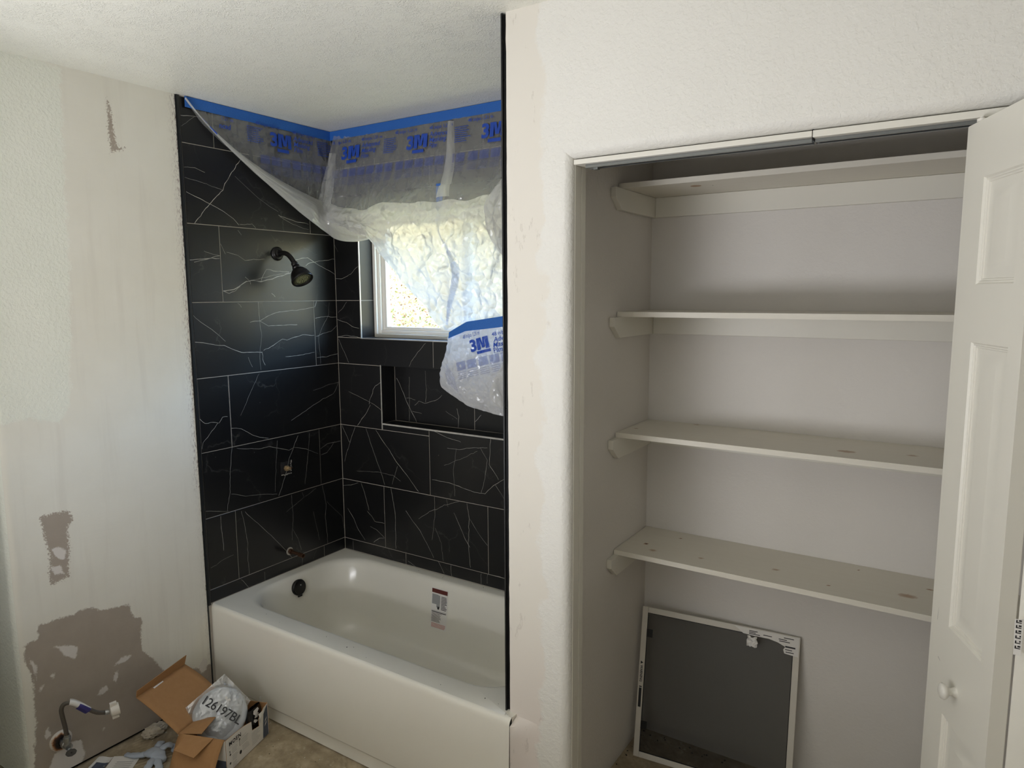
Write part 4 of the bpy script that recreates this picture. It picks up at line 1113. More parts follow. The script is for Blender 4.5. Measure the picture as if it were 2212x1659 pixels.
# overflow plate on the drain end
ov = Vector((0.081, -0.372, 0.352)); oax = Vector((1, 0, 0.14))
mb = MB(); mb.lathe(ov, oax, [(-0.006, 0.036), (0.004, 0.0375), (0.008, 0.0355), (0.010, 0.031), (0.0085, 0.029), (0.0095, 0.024), (0.0115, 0.010), (0.012, 0.0)], 32)
mb.box(ov.x + 0.004, ov.x + 0.010, ov.y - 0.011, ov.y + 0.011, ov.z - 0.043, ov.z - 0.034)
plate = mb.build('overflow_plate', M['oil'], smooth=40); ch.append(plate)
for dz in (0.012, -0.012):
    ch.append(MB().lathe(ov + Vector((0.009, 0.004, dz)), oax, [(0, 0.0035), (0.0018, 0.003), (0.002, 0.0)], 10).build('screw', M['chrome'], smooth=40))
# care label on the back wall of the basin
def basin_y(z):
    return interp([(0.11, -0.126), (0.16, -0.112), (0.27, -0.090), (0.371, -0.073), (0.389, -0.066)], z) - 0.0016
def sticker(mb, u0, u1, v0, v1, lift=0.0, sk=0.0):
    """u along the wall from the label's left, v down from its top, both in metres"""
    p = []
    for u, v in ((u0, v0), (u1, v0), (u1, v1), (u0, v1)):
        z = 0.374 - v
        p.append((0.634 + u + 0.05 * v, basin_y(z) - lift, z + 0.0 * u))
    mb.quad(p)
mb = MB()
for k in range(8):
    sticker(mb, 0.0, 0.092, 0.178 * k / 8, 0.178 * (k + 1) / 8)
st = mb.build('care_label', M['paper'], recalc=False); ch.append(st); st['label'] = 'white printed care label with a dark red heading bar'
mb = MB(); sticker(mb, 0.002, 0.091, 0.004, 0.022, 0.0006); ch.append(mb.build('heading_bar', M['red_ink'], recalc=False))
mb = MB(); sticker(mb, 0.004, 0.040, 0.028, 0.072, 0.0006); sticker(mb, 0.030, 0.050, 0.030, 0.085, 0.0007); ch.append(mb.build('label_picture', M['grey_ink'], recalc=False))
mb = MB()
random.seed(5)
for k in range(10):
    sticker(mb, 0.056, 0.056 + random.uniform(0.022, 0.034), 0.032 + k * 0.0062, 0.0348 + k * 0.0062, 0.0006)
sticker(mb, 0.004, 0.088, 0.100, 0.1008, 0.0006); sticker(mb, 0.004, 0.087, 0.1035, 0.1070, 0.0006)
for k in range(9):
    sticker(mb, 0.005, 0.005 + random.uniform(0.045, 0.06), 0.110 + k * 0.0046, 0.1117 + k * 0.0046, 0.0006)
sticker(mb, 0.036, 0.047, 0.080, 0.092, 0.0009)
ch.append(mb.build('label_print', M['black_ink'], recalc=False))
mb = MB()
for k in range(4):
    sticker(mb, 0.006, 0.086 - 0.004 * (k == 3), 0.1545 + k * 0.0050, 0.1578 + k * 0.0050, 0.0006)
ch.append(mb.build('label_warning', M['pink_ink'], recalc=False))
reparent(ch, tub)
# grit lying in and on the tub
mb = MB(); random.seed(12)
for k in range(34):
    if k < 20:
        x, y, z = random.uniform(0.55, 1.2), random.uniform(-0.50, -0.22), 0.0615
    else:
        x, y, z = random.uniform(0.25, 1.45), random.choice([random.uniform(-0.74, -0.70), random.uniform(-0.035, -0.015)]), T + 0.001
    s = random.uniform(0.001, 0.0028)
    mb.obox((x, y, z), (s, s * 0.6, 0), (-s * 0.5, s, 0), (0, 0, s * 0.7))
tag(mb.build('grit', M['speck']), 'dark construction grit scattered in the bathtub', 'debris', kind='stuff')
mb = MB()   # torn silvery scrap at the end of the black trim
mb.quad([(1.481, -0.745, T + 0.004), (1.494, -0.752, T + 0.001), (1.500, -0.768, T - 0.012), (1.488, -0.764, T - 0.002)]); mb.quad([(1.494, -0.752, T + 0.001), (1.503, -0.7365, T - 0.004), (1.505, -0.755, T - 0.024), (1.500, -0.768, T - 0.012)])
so = mb.build('foil_scrap', M['silver']); so.modifiers.new('solid', 'SOLIDIFY').thickness = 0.0006
tag(so, 'torn silvery scrap at the foot of the black trim on the tub rim', 'scrap')

# ------------------------------------------------------------------ shower head
sh = empty('shower_fixture', (0.004, -0.343, 1.882), 'oil rubbed black shower head on a bent arm high on the tile', 'shower head')
ch = []
ch.append(MB().lathe((0.004, -0.343, 1.882), (1, 0, 0), [(0.0, 0.030), (0.004, 0.031), (0.007, 0.029), (0.009, 0.025), (0.012, 0.023), (0.014, 0.016), (0.018, 0.012)], 32).build('flange', M['oil'], smooth=35))
armp = spline3([(0.012, -0.343, 1.882), (0.045, -0.343, 1.884), (0.075, -0.343, 1.876), (0.100, -0.343, 1.856), (0.118, -0.343, 1.834)], 18)
ch.append(MB().tube(armp, 0.0105, 16).build('arm', M['oil'], smooth=50))
ax = Vector((0.60, -0.05, -0.80)).normalized(); hb = Vector((0.116, -0.343, 1.836))
prof = [(-0.006, 0.010), (-0.002, 0.0145), (0.010, 0.015), (0.013, 0.013), (0.017, 0.0165), (0.026, 0.019), (0.030, 0.0165), (0.034, 0.022), (0.042, 0.031), (0.054, 0.0385), (0.066, 0.0425), (0.078, 0.0445), (0.082, 0.0475), (0.088, 0.0485), (0.092, 0.047), (0.090, 0.0405), (0.084, 0.039)]
ch.append(MB().lathe(hb, ax, prof, 40, cap0=True).build('bell', M['oil'], smooth=40))
fc = hb + ax * 0.0845
ch.append(MB().lathe(fc, ax, [(0, 0.0395), (0.001, 0.031), (0.0022, 0.0295), (0.0022, 0.0)], 36).build('nozzle_plate', M['nozzle'], smooth=30))
u = ax.cross(Vector((0, 1, 0))).normalized(); w = ax.cross(u)
mb = MB()
for rr, nn in ((0.006, 5), (0.012, 10), (0.018, 15), (0.024, 20)):
    for k in range(nn):
        a = 2 * PI * k / nn
        mb.lathe(fc + ax * 0.002 + u * rr * math.cos(a) + w * rr * math.sin(a), ax, [(0, 0.0013), (0.0016, 0.0010), (0.0016, 0.0)], 6)
no = mb.build('nozzle', M['nozzle_tip']); no['kind'] = 'stuff'; ch.append(no)
reparent(ch, sh)

# ------------------------------------------------------------------ rough plumbing on the tiled wall
sp = empty('spout_pipe', (0.004, -0.352, 0.505), 'tarnished copper stub pipe for the tub spout above the rim', 'pipe')
ch = [MB().lathe((0.002, -0.352, 0.505), (1, 0, 0), [(0, 0.018), (0.003, 0.019), (0.004, 0.011)], 20).build('pipe_collar', M['grout'], smooth=30),
      MB().tube([(0.0, -0.352, 0.505), (0.05, -0.353, 0.504), (0.092, -0.354, 0.502)], 0.0078, 16).build('pipe', M['copper'], smooth=50),
      MB().lathe((0.004, -0.352, 0.505), (1, -0.012, -0.03), [(0, 0.0125), (0.018, 0.0125), (0.018, 0.009)], 6).build('hex_fitting', M['copper'], smooth=20),
      MB().lathe((0.074, -0.3535, 0.5027), (1, -0.012, -0.03), [(0, 0.0085), (0.001, 0.0105), (0.026, 0.0105), (0.026, 0.0075), (0.01, 0.0070)], 20).build('threaded_end', M['copper'], smooth=40)]
reparent(ch, sp)
vs = empty('shower_valve', (0.0, -0.352, 0.905), 'brass shower valve stem in a square hole in the tile', 'valve')
ch = [MB().lathe((-0.004, -0.350, 0.904), (1, 0, 0), [(0, 0.020), (0.004, 0.020), (0.004, 0.013), (0.012, 0.013)], 20).build('valve_body', M['copper'], smooth=30),
      MB().lathe((0.006, -0.352, 0.905), (1, 0.1, 0), [(0, 0.013), (0.012, 0.013), (0.013, 0.008), (0.026, 0.008), (0.027, 0.0)], 6).build('valve_stem', M['brass'], smooth=20),
      MB().tube([(0.010, -0.352, 0.905), (0.014, -0.326, 0.902)], 0.0055, 10).build('valve_port', M['copper'], smooth=40)]
reparent(ch, vs)

# ------------------------------------------------------------------ water stop with its hose on the left wall
wsx = empty('water_stop', (0.0, -1.378, 0.132), 'rusty escutcheon, shut-off valve and grey supply hose on the grey wall', 'water valve')
ch = []
mb = MB(); mb.lathe((0.0, -1.376, 0.134), (1, 0, 0), [(0.0, 0.037), (0.002, 0.0375), (0.006, 0.035), (0.010, 0.029), (0.013, 0.022), (0.014, 0.015), (0.010, 0.013)], 36)
es = mb.build('escutcheon', M['escutcheon'], smooth=60)
at = es.data.attributes.new('rust', 'FLOAT', 'POINT')
at.data.foreach_set('value', np.array([max(0.0, min(1.3, (0.0345 - math.hypot(v.co.y + 1.376, v.co.z - 0.134)) / 0.017 + 0.25 * (v.co.y < -1.376))) for v in es.data.vertices], np.float32))
ch.append(es)
ch.append(MB().lathe((0.0, -1.376, 0.134), (1, 0, -0.05), [(0, 0.0115), (0.028, 0.0115), (0.028, 0.015), (0.040, 0.015), (0.042, 0.012), (0.062, 0.012), (0.064, 0.0)], 16).build('valve_body', M['chrome'], smooth=35))
ch.append(MB().lathe((0.05, -1.376, 0.131), (0.02, 0, 1), [(-0.004, 0.010), (0.012, 0.010), (0.012, 0.0105), (0.020, 0.0105), (0.022, 0.012), (0.034, 0.012), (0.034, 0.009), (0.044, 0.009)], 12).build('compression_nut', M['chrome'], smooth=25))
hc = Vector((0.078, -1.379, 0.118)); hax = Vector((0.86, -0.20, 0.42)).normalized()
u = hax.cross(Vector((0, 0, 1))).normalized(); w = hax.cross(u)
rings = []
for d, r in ((-0.004, 0.9), (0.0, 1.0), (0.005, 1.0), (0.008, 0.93), (0.0085, 0.2)):
    rings.append([hc + hax * d + u * 0.0165 * r * math.cos(2 * PI * k / 28) * (1 + 0.03 * math.cos(8 * 2 * PI * k / 28)) + w * 0.0118 * r * math.sin(2 * PI * k / 28) * (1 + 0.03 * math.cos(8 * 2 * PI * k / 28)) for k in range(28)])
mb = MB(); mb.loops(rings, 0, True, True); ch.append(mb.build('handle', M['handle'], smooth=35))
ch.append(MB().lathe(hc + hax * 0.0085, hax, [(0, 0.0028), (0.002, 0.0022), (0.002, 0)], 10).build('screw', M['speck'], smooth=30))
ch.append(MB().tube([(0.05, -1.376, 0.128), hc - hax * 0.003], 0.006, 10).build('valve_spindle', M['chrome'], smooth=40))
hp = spline3([(0.051, -1.376, 0.168), (0.055, -1.381, 0.210), (0.060, -1.388, 0.252), (0.064, -1.391, 0.280), (0.070, -1.384, 0.298), (0.080, -1.366, 0.299), (0.092, -1.342, 0.280), (0.100, -1.318, 0.254), (0.104, -1.296, 0.233), (0.107, -1.273, 0.221), (0.110, -1.255, 0.216)], 60)
ch.append(MB().tube(hp[:58], 0.0072, 16).build('hose', M['hose'], smooth=60))
lab = hp[29:43]
def around(path, r, a0, a1, na):
    rows = []
    for i, p in enumerate(path):
        tt = (path[min(i + 1, len(path) - 1)] - path[max(i - 1, 0)]).normalized()
        n = tt.cross(Vector((0, 0, 1))).normalized(); b = tt.cross(n)
        rows.append([p + (n * math.cos(a) + b * math.sin(a)) * (r + (0.010 * max(0, (k - na * 0.75) / na * 4) if k > na * 0.75 else 0)) for k, a in ((k, a0 + (a1 - a0) * k / na) for k in range(na + 1))])
    return rows
rows = around(lab, 0.0090, -2.2, 3.4, 18)
mb = MB()
for i in range(len(rows) - 1):
    for k in range(18):
        mb.quad([rows[i][k], rows[i + 1][k], rows[i + 1][k + 1], rows[i][k + 1]])
hl = mb.build('hose_label', M['paper'], smooth=60); hl['label'] = 'white and violet paper label wrapped round the hose'; ch.append(hl)
rows = around(lab[6:], 0.0094, -0.9, 1.9, 10)
mb = MB()
for i in range(len(rows) - 1):
    for k in range(10):
        mb.quad([rows[i][k], rows[i + 1][k], rows[i + 1][k + 1], rows[i][k + 1]])
ch.append(mb.build('label_print', M['blue_ink'], smooth=60))
e = hp[-1]; ed = (hp[-1] - hp[-4]).normalized()
ch.append(MB().lathe(hp[-5], ed, [(-0.006, 0.0078), (-0.005, 0.0086), (0.008, 0.0086), (0.009, 0.007)], 16).build('ferrule', M['chrome'], smooth=40))
nb = e; nax = Vector((0.35, 0.92, 0.10)).normalized()
u = nax.cross(Vector((0, 0, 1))).normalized(); w = nax.cross(u)
rings = []
for d, r in ((0.0, 0.012), (0.003, 0.0195), (0.022, 0.0215), (0.030, 0.0215), (0.030, 0.0165), (0.010, 0.0155), (0.008, 0.0)):
    rings.append([nb + nax * d + (u * math.cos(2 * PI * k / 24) + w * math.sin(2 * PI * k / 24)) * r for k in range(24)])
mb = MB(); mb.loops(rings)
for s in (1, -1):   # two wings
    mb.obox(nb + nax * 0.003 + w * s * 0.018 - u * 0.008, nax * 0.022, u * 0.016, w * s * 0.011)
ch.append(mb.build('coupling_nut', M['nut'], smooth=30))
reparent(ch, wsx)

# ------------------------------------------------------------------ closet shelves on cleats
SHELF = [('topmost white shelf seen from below in the closet', 2.0463), ('second white shelf from the top, its edge at eye level', 1.6389),
         ('third white shelf from the top with two brown knots', 1.2374), ('lowest white shelf above the leaning window screen', 0.8303)]
KN = {0: [], 1: [(1.75, -0.312, 0.004, 2), (2.05, -0.20, 0.004, 2)],
      2: [(2.335, -0.225, 0.026, 1), (2.50, -0.185, 0.014, 1), (1.675, -0.215, 0.006, 2), (1.83, -0.04, 0.012, .8), (2.66, -0.10, 0.018, 1)],
      3: [(1.716, -0.205, 0.0085, 2), (1.758, -0.252, 0.013, 1), (1.92, -0.235, 0.010, 1), (2.15, -0.205, 0.011, 1), (1.80, -0.09, 0.003, 2), (2.37, -0.07, 0.004, 2), (2.513, -0.205, 0.024, 1), (2.565, -0.12, 0.008, 1.7), (2.31, -0.245, 0.003, 2), (2.42, -0.25, 0.003, 2), (1.66, -0.30, 0.003, 2)]}
SX1 = 3.115
for i, (lab, zt) in enumerate(SHELF):
    r = empty('closet_shelf', (CL, CB, zt - 0.016), lab, 'shelf', 'painted shelves in the closet')
    ch = []
    mb = MB(); y0, y1 = -0.3154, CB - 0.001; th = 0.0165
    nx, ny = (240, 46) if i >= 1 else (2, 2)
    xa = CL + 0.0015
    mb.grid(lambda u, v: (xa + (2.72 - xa) * u, y0 + (y1 - y0) * v, zt), nx, ny)
    mb.quad([(2.72, y0, zt), (SX1, y0, zt), (SX1, y1, zt), (2.72, y1, zt)])
    mb.quad([(xa, y0, zt - th), (SX1, y0, zt - th), (SX1, y1, zt - th), (xa, y1, zt - th)]); mb.quad([(xa, y0, zt - th), (SX1, y0, zt - th), (SX1, y0, zt), (xa, y0, zt)])
    mb.quad([(xa, y0, zt - th), (xa, y1, zt - th), (xa, y1, zt), (xa, y0, zt)]); mb.quad([(SX1, y0, zt - th), (SX1, y1, zt - th), (SX1, y1, zt), (SX1, y0, zt)]); mb.quad([(xa, y1, zt - th), (SX1, y1, zt - th), (SX1, y1, zt), (xa, y1, zt)])
    bo = mb.build('board', M['pine']); ch.append(bo)
    kv = np.zeros(len(bo.data.vertices), np.float32)
    for (kx, ky, kr, ks) in KN[i]:
        for j, v in enumerate(bo.data.vertices):
            if abs(v.co.z - zt) < 1e-4 and abs(v.co.x - kx) < kr * 2.5 + 0.01:
                d = math.hypot((v.co.x - kx), (v.co.y - ky) * 1.6) / max(kr, 0.0042)
                if d < 1:
                    kv[j] = max(kv[j], ks * (1 - d * d * 0.5))
    bo.data.attributes.new('knot', 'FLOAT', 'POINT').data.foreach_set('value', kv)
    if i == 0:   # the knot on the underside of the top shelf
        ko = MB().lathe((1.868, -0.235, zt - th - 0.0003), (0, 0, -1), [(0, 0.017), (0.0003, 0.016), (0.0003, 0.0)], 20).build('knot', simple('pale_brown_knot', rgb(176, 146, 118), 0.6, var=0.2, nscale=90)); ch.append(ko)
        ch.append(MB().lathe((1.915, -0.215, zt - th - 0.0003), (0, 0, -1), [(0, 0.0025), (0.0004, 0.0)], 8).build('nail_hole', M['speck']))
    zb = zt - th - 0.0004; hcl = 0.068
    # left cleat: a board on the side wall, its lower front corner cut off
    ya = -0.372
    prof = [(ya, zb), (CB - 0.001, zb), (CB - 0.001, zb - hcl), (ya + 0.045, zb - hcl), (ya, zb - 0.030)]
    mb = MB(); mb.loops([[(CL + 0.0004, y, z) for y, z in prof], [(CL + 0.019, y, z) for y, z in prof]], 0, True, True)
    ch.append(mb.build('side_cleat', M['whitepaint'], bevel=0.0015))
    mb = MB(); mb.box(CL + 0.0192, SX1, CB - 0.019, CB - 0.0005, zb - hcl, zb)
    ch.append(mb.build('back_cleat', M['whitepaint'], bevel=0.0015))
    mb = MB(); mb.loops([[(SX1 - 0.018, y, z) for y, z in prof], [(SX1 + 0.003, y, z) for y, z in prof]], 0, True, True)
    ch.append(mb.build('side_cleat', M['whitepaint']))
    reparent(ch, r)

# ------------------------------------------------------------------ bifold track
bt = empty('bifold_track', (2.25, YF + 0.052, O - 0.03), 'thin metal bifold track under the head of the closet opening', 'track')
ch = []
def track(xa, xb):
    mb = MB()
    for b in ((xa, xb, YF + 0.036, YF + 0.068, O - 0.0180, O - 0.0165), (xa, xb, YF + 0.036, YF + 0.0375, O - 0.0245, O - 0.0180), (xa, xb, YF + 0.0665, YF + 0.068, O - 0.0245, O - 0.0180), (xa, xb, YF + 0.036, YF + 0.044, O - 0.0255, O - 0.0242), (xa, xb, YF + 0.060, YF + 0.068, O - 0.0255, O - 0.0242)):
        mb.box(*b)
    return mb.build('rail', M['steel'])
ch.append(track(J + 0.028, 2.286)); ch.append(track(2.293, XR - 0.01))
ch.append(MB().box(1.738, 1.750, YF + 0.044, YF + 0.058, O - 0.030, O - 0.02).build('stop', M['steel']))
reparent(ch, bt)

# ------------------------------------------------------------------ folded bifold door: two narrow panelled leaves
dr = empty('door_1', (2.70, YF, 0.01), 'white panelled bifold door folded open at the right of the closet', 'door', kind='structure')
ch = []
DW, DT, DZ0, DZ1 = 0.272, 0.030, 0.012, 2.025
PANELS = [(0.16, 0.818), (1.010, 1.600), (1.712, 1.915)]
def leaf(org, du, label=None):
    """org: lower outer corner; du: along the width; outward normal is du turned clockwise"""
    du = Vector((du[0], du[1], 0)).normalized(); n = Vector((du.y, -du.x, 0))
    W0, W1 = 0.084, 0.226
    def P(u, z, d):
        return Vector(org) + du * u + n * d + Vector((0, 0, z))
    mb = MB()
    us = [0, W0, W1, DW]; zc = [DZ0]
    for a, b in PANELS:
        zc += [a, b]
    zc.append(DZ1)
    for i in range(3):
        for j in range(len(zc) - 1):
            if i == 1 and j % 2 == 1:
                continue
            mb.quad([P(us[i], zc[j], 0), P(us[i + 1], zc[j], 0), P(us[i + 1], zc[j + 1], 0), P(us[i], zc[j + 1], 0)])
    mb.quad([P(0, DZ0, -DT), P(DW, DZ0, -DT), P(DW, DZ1, -DT), P(0, DZ1, -DT)])
    for (ua, za), (ub, zb) in (((0, DZ0), (DW, DZ0)), ((DW, DZ0), (DW, DZ1)), ((DW, DZ1), (0, DZ1)), ((0, DZ1), (0, DZ0))):
        mb.quad([P(ua, za, 0), P(ub, zb, 0), P(ub, zb, -DT), P(ua, za, -DT)])
    lf = mb.build('leaf', M['whitepaint'], bevel=0.002); ch.append(lf)
    st = [(0.0, 0.0), (0.003, -0.004), (0.0055, -0.0035), (0.007, -0.006), (0.010, -0.0062), (0.011, -0.0085), (0.016, -0.009), (0.020, -0.0095), (0.042, -0.0030), (0.046, -0.0028)]
    for a, b in PANELS:
        mb = MB()
        loops = [[P(W0 + s, a + s, d), P(W1 - s, a + s, d), P(W1 - s, b - s, d), P(W0 + s, b - s, d)] for s, d in st]
        mb.loops(loops, 0, False, True)
        po = mb.build('raised_panel', M['whitepaint'], smooth=25); po.parent = lf
    return lf, P
d1 = Vector((2.682 - 2.582, -0.953 + 0.711)).normalized()
l1, P1 = leaf((2.582, -0.711, 0), (d1.x, d1.y))
hx, hy = P1(DW, 0, -DT).x, P1(DW, 0, -DT).y
d2 = Vector((0.33, 0.944)).normalized()
l2, P2_ = leaf((hx + d2.y * 0.032, hy - d2.x * 0.032 + 0.002, 0), (d2.x, d2.y))
kb = P1(0.136, 0.896, 0); kn = Vector((d1.y, -d1.x, 0))
ch.append(MB().lathe(kb, kn, [(0, 0.011), (0.002, 0.010), (0.008, 0.0075), (0.014, 0.0085), (0.018, 0.014), (0.023, 0.0165), (0.027, 0.015), (0.030, 0.009), (0.031, 0.0)], 28).build('knob', M['whitemetal'], smooth=50))
gp = P1(0.022, DZ1, -0.015)
ch.append(MB().tube([gp - Vector((0, 0, 0.01)), gp + Vector((0, 0, 0.014))], 0.0045, 12).build('guide_pin', M['whitemetal'], smooth=40))
ch.append(MB().lathe(gp + Vector((0, 0, 0.004)), (0, 0, 1), [(0, 0.0045), (0.0005, 0.009), (0.006, 0.009), (0.0065, 0.0045)], 14).build('guide_wheel', M['vinyl'], smooth=40))
for z in (0.25, 1.78):
    hpnt = P1(DW + 0.002, z, -DT - 0.001)
    ch.append(MB().tube([hpnt, hpnt + Vector((0, 0, 0.06))], 0.004, 10).build('hinge', M['steel'], smooth=40))
# printed tag caught between the two leaves
tn = Vector((0.05, -1.0, 0)).normalized(); tu = Vector((1.0, 0.05, 0)).normalized()
tb = Vector((2.7115, -0.9685, 1.060))
mb = MB(); mb.quad([tb, tb + tu * 0.011, tb + tu * 0.011 + Vector((0, 0, 0.068)), tb - tu * 0.002 + Vector((0, 0, 0.066))])
to = mb.build('paper_tag', M['paper']); to['label'] = 'white paper tag with black marks'; ch.append(to)
mb = MB(); random.seed(8)
for k in range(6):
    z = 0.012 + k * 0.0095
    b0 = tb + tu * (0.0012 - 0.0002 * k) + tn * 0.0006 + Vector((0, 0, z))
    for (a, c, e2, f) in ((0, 0.008, 0, 0.0017), (0, 0.002, 0.0017, 0.0055), (random.choice((0.004, 0.006)), 0.008, 0.003, 0.006)):
        mb.quad([b0 + tu * a + Vector((0, 0, e2)), b0 + tu * c + Vector((0, 0, e2)), b0 + tu * c + Vector((0, 0, f)), b0 + tu * a + Vector((0, 0, f))])
ch.append(mb.build('tag_print', M['black_ink'], recalc=False))
mb = MB()   # two scuffs on the leaf
for (u0, z0, u1, z1) in ((0.030, 1.00, 0.033, 1.03), (0.047, 0.925, 0.058, 0.921)):
    a = P1(u0, z0, 0.0004); b = P1(u1, z1, 0.0004); nn = Vector((0, 0, 0.0012)) if abs(u1 - u0) > abs(z1 - z0) else Vector((d1.x, d1.y, 0)) * 0.0006
    mb.quad([a - nn, b - nn * 0.3, b + nn * 0.3, a + nn])
ch.append(mb.build('scuff', M['grey_ink'], recalc=False))
reparent(ch, dr)

# ------------------------------------------------------------------ window screen leaning on the closet's back wall
ws_ = empty('window_screen', (1.672, -0.181, 0.0), 'white framed insect screen leaning against the closet back wall', 'window screen')
ang, tilt, SW, SL = 0.0972, 1.404, 0.5443, 0.5514
sd = Vector((math.cos(ang), math.sin(ang), 0)); su = Vector((-math.sin(ang) * math.cos(tilt), math.cos(ang) * math.cos(tilt), math.sin(tilt))); sn = sd.cross(su)
so_ = Vector((1.672, -0.181, 0.001))
if sn.y > 0: sn = -sn
def S(u, v, d=0.0):
    return so_ + sd * u + su * v + sn * d
FW = 0.0205
ch = []
def bar(u0, u1, v0, v1):
    mb = MB(); mb.obox(S(u0, v0, -0.004), sd * (u1 - u0), su * (v1 - v0), sn * 0.008); return mb.build('frame_bar', M['mesh_frame'], bevel=0.0012)
ch += [bar(0, FW, 0, SL), bar(SW - FW, SW, 0, SL), bar(FW + 0.0003, SW - FW - 0.0003, 0, FW), bar(FW + 0.0003, SW - FW - 0.0003, SL - FW, SL)]
mb = MB(); mb.quad([S(FW, FW), S(SW - FW, FW), S(SW - FW, SL - FW), S(FW, SL - FW)]); ch.append(mb.build('insect_mesh', M['screen']))
mb = MB(); r = FW + 0.001
for (a, b, c, d) in ((FW, FW + 0.0025, FW, SL - FW), (SW - FW - 0.0025, SW - FW, FW, SL - FW), (FW, SW - FW, FW, FW + 0.0025), (FW, SW - FW, SL - FW - 0.0025, SL - FW)):
    mb.obox(S(a, c, -0.001), sd * (b - a), su * (d - c), sn * 0.003)
ch.append(mb.build('spline_cord', M['blacktab']))
for v in (0.442, 0.105):
    mb = MB(); mb.obox(S(FW - 0.003, v, 0.001), sd * 0.025, su * 0.029, sn * 0.0025); ch.append(mb.build('pull_tab', M['blacktab']))
# labels
mb = MB()
outl = [(0.330, SL - 0.002), (SW - 0.004, SL - 0.002), (SW - 0.004, SL - 0.066), (SW - 0.048, SL - 0.062), (SW - 0.052, SL - 0.050), (SW - 0.046, SL - 0.040), (SW - 0.070, SL - 0.030), (SW - 0.100, SL - 0.024), (SW - 0.150, SL - 0.0245), (0.360, SL - 0.0225)]
mb.quad([S(a, b, 0.0046) for a, b in outl]); pl = mb.build('paper_label', M['paper'], recalc=False); pl['label'] = 'torn white paper label on the frame corner'; ch.append(pl)
mb = MB(); random.seed(4)
for (u, v, w) in ((SW - 0.165, SL - 0.008, 0.028), (SW - 0.165, SL - 0.013, 0.022), (SW - 0.165, SL - 0.018, 0.036), (SW - 0.118, SL - 0.014, 0.028), (SW - 0.052, SL - 0.009, 0.032), (SW - 0.068, SL - 0.016, 0.026), (SW - 0.066, SL - 0.022, 0.034), (SW - 0.046, SL - 0.036, 0.032), (SW - 0.046, SL - 0.0385, 0.032), (SW - 0.046, SL - 0.047, 0.022), (SW - 0.044, SL - 0.055, 0.026)):
    mb.quad([S(u, v - 0.0026, 0.0050), S(u + w, v - 0.0026, 0.0050), S(u + w, v, 0.0050), S(u, v, 0.0050)])
ch.append(mb.build('label_print', M['black_ink'], recalc=False))
mb = MB(); mb.quad([S(0.0055, 0.182, 0.0046), S(0.0155, 0.182, 0.0046), S(0.0155, 0.252, 0.0046), S(0.0055, 0.252, 0.0046)]); mb.quad([S(0.0055, 0.255, 0.0046), S(0.0155, 0.255, 0.0046), S(0.0155, 0.259, 0.0046), S(0.0055, 0.259, 0.0046)])
ch.append(mb.build('warning_bar', M['black_ink'], recalc=False))
# crumpled end of the torn label hanging on the mesh
mb = MB()
def crum(u, v):
    a = 0.374 + 0.034 * u; b = SL - 0.062 + 0.034 * v
    return S(a + 0.006 * noise.noise(Vector((u * 3, v * 3, 1))), b + 0.006 * noise.noise(Vector((u * 3, v * 3, 5))), 0.006 + 0.010 * abs(noise.noise(Vector((u * 4, v * 4, 9)))))
mb.grid(crum, 14, 14); ch.append(mb.build('torn_label', M['paper'], smooth=60))
SCREEN_S = S
reparent(ch, ws_)

# ------------------------------------------------------------------ lettering
def text_pts(body, size, bold=0.0, shear=0.0, extrude=0.0, align='LEFT', spacing=1.0, res=3, cuts=0):
    cu = bpy.data.curves.new('lettering', 'FONT'); cu.body = body; cu.size = size; cu.offset = bold; cu.shear = shear
    cu.align_x = align; cu.resolution_u = res; cu.space_character = spacing; cu.extrude = extrude
    ob = bpy.data.objects.new('lettering', cu); COL.objects.link(ob)
    dg = bpy.context.evaluated_depsgraph_get()
    me = bpy.data.meshes.new_from_object(ob.evaluated_get(dg), depsgraph=dg)
    bpy.data.objects.remove(ob); bpy.data.curves.remove(cu)
    bm = bmesh.new(); bm.from_mesh(me); bpy.data.meshes.remove(me)
    bmesh.ops.remove_doubles(bm, verts=bm.verts, dist=1e-6)
    bmesh.ops.triangulate(bm, faces=bm.faces)
    for _ in range(cuts):
        long = [e for e in bm.edges if e.calc_length() > size * 0.16]
        if long:
            bmesh.ops.subdivide_edges(bm, edges=long, cuts=1)
            bmesh.ops.triangulate(bm, faces=bm.faces)
    bm.verts.index_update()
    v = [tuple(p.co) for p in bm.verts]; f = [tuple(q.index for q in p.verts) for p in bm.faces]
    bm.free()
    return v, f
def lettering(mb, body, size, fn, **kw):
    """fn maps text (x, y) to a point in space"""
    v, f = text_pts(body, size, **kw)
    n = len(mb.v)
    mb.v += [tuple(fn(p[0], p[1])) for p in v]; mb.f += [tuple(n + i for i in q) for q in f]; mb.m += [0] * len(f)
    return mb
# WARNING on the screen's left frame bar, read from below upwards turned to the side
mb = MB(); lettering(mb, 'WARNING', 0.0125, lambda x, y: SCREEN_S(0.0062 + y, 0.335 - x, 0.0048), bold=0.0003)
w_ = mb.build('warning_print', M['black_ink'], recalc=False); w_.parent = ws_; w_.matrix_parent_inverse = Matrix.Translation(-ws_.location)
mb = MB(); mb.quad([SCREEN_S(0.006, 0.340, 0.0048), SCREEN_S(0.016, 0.3455, 0.0048), SCREEN_S(0.006, 0.351, 0.0048)])
w_ = mb.build('warning_triangle', M['black_ink'], recalc=False); w_.parent = ws_; w_.matrix_parent_inverse = Matrix.Translation(-ws_.location)

# ------------------------------------------------------------------ masking film hung from blue tape round the top of the alcove
film = empty('masking_film', (0.4, -0.05, H - 0.02), 'clear printed masking film hung on blue tape, swagged across tile and window', 'plastic film')
fch = []
XA = XL + 0.0015      # just in front of the tile on the left wall
YA = YB - 0.0015
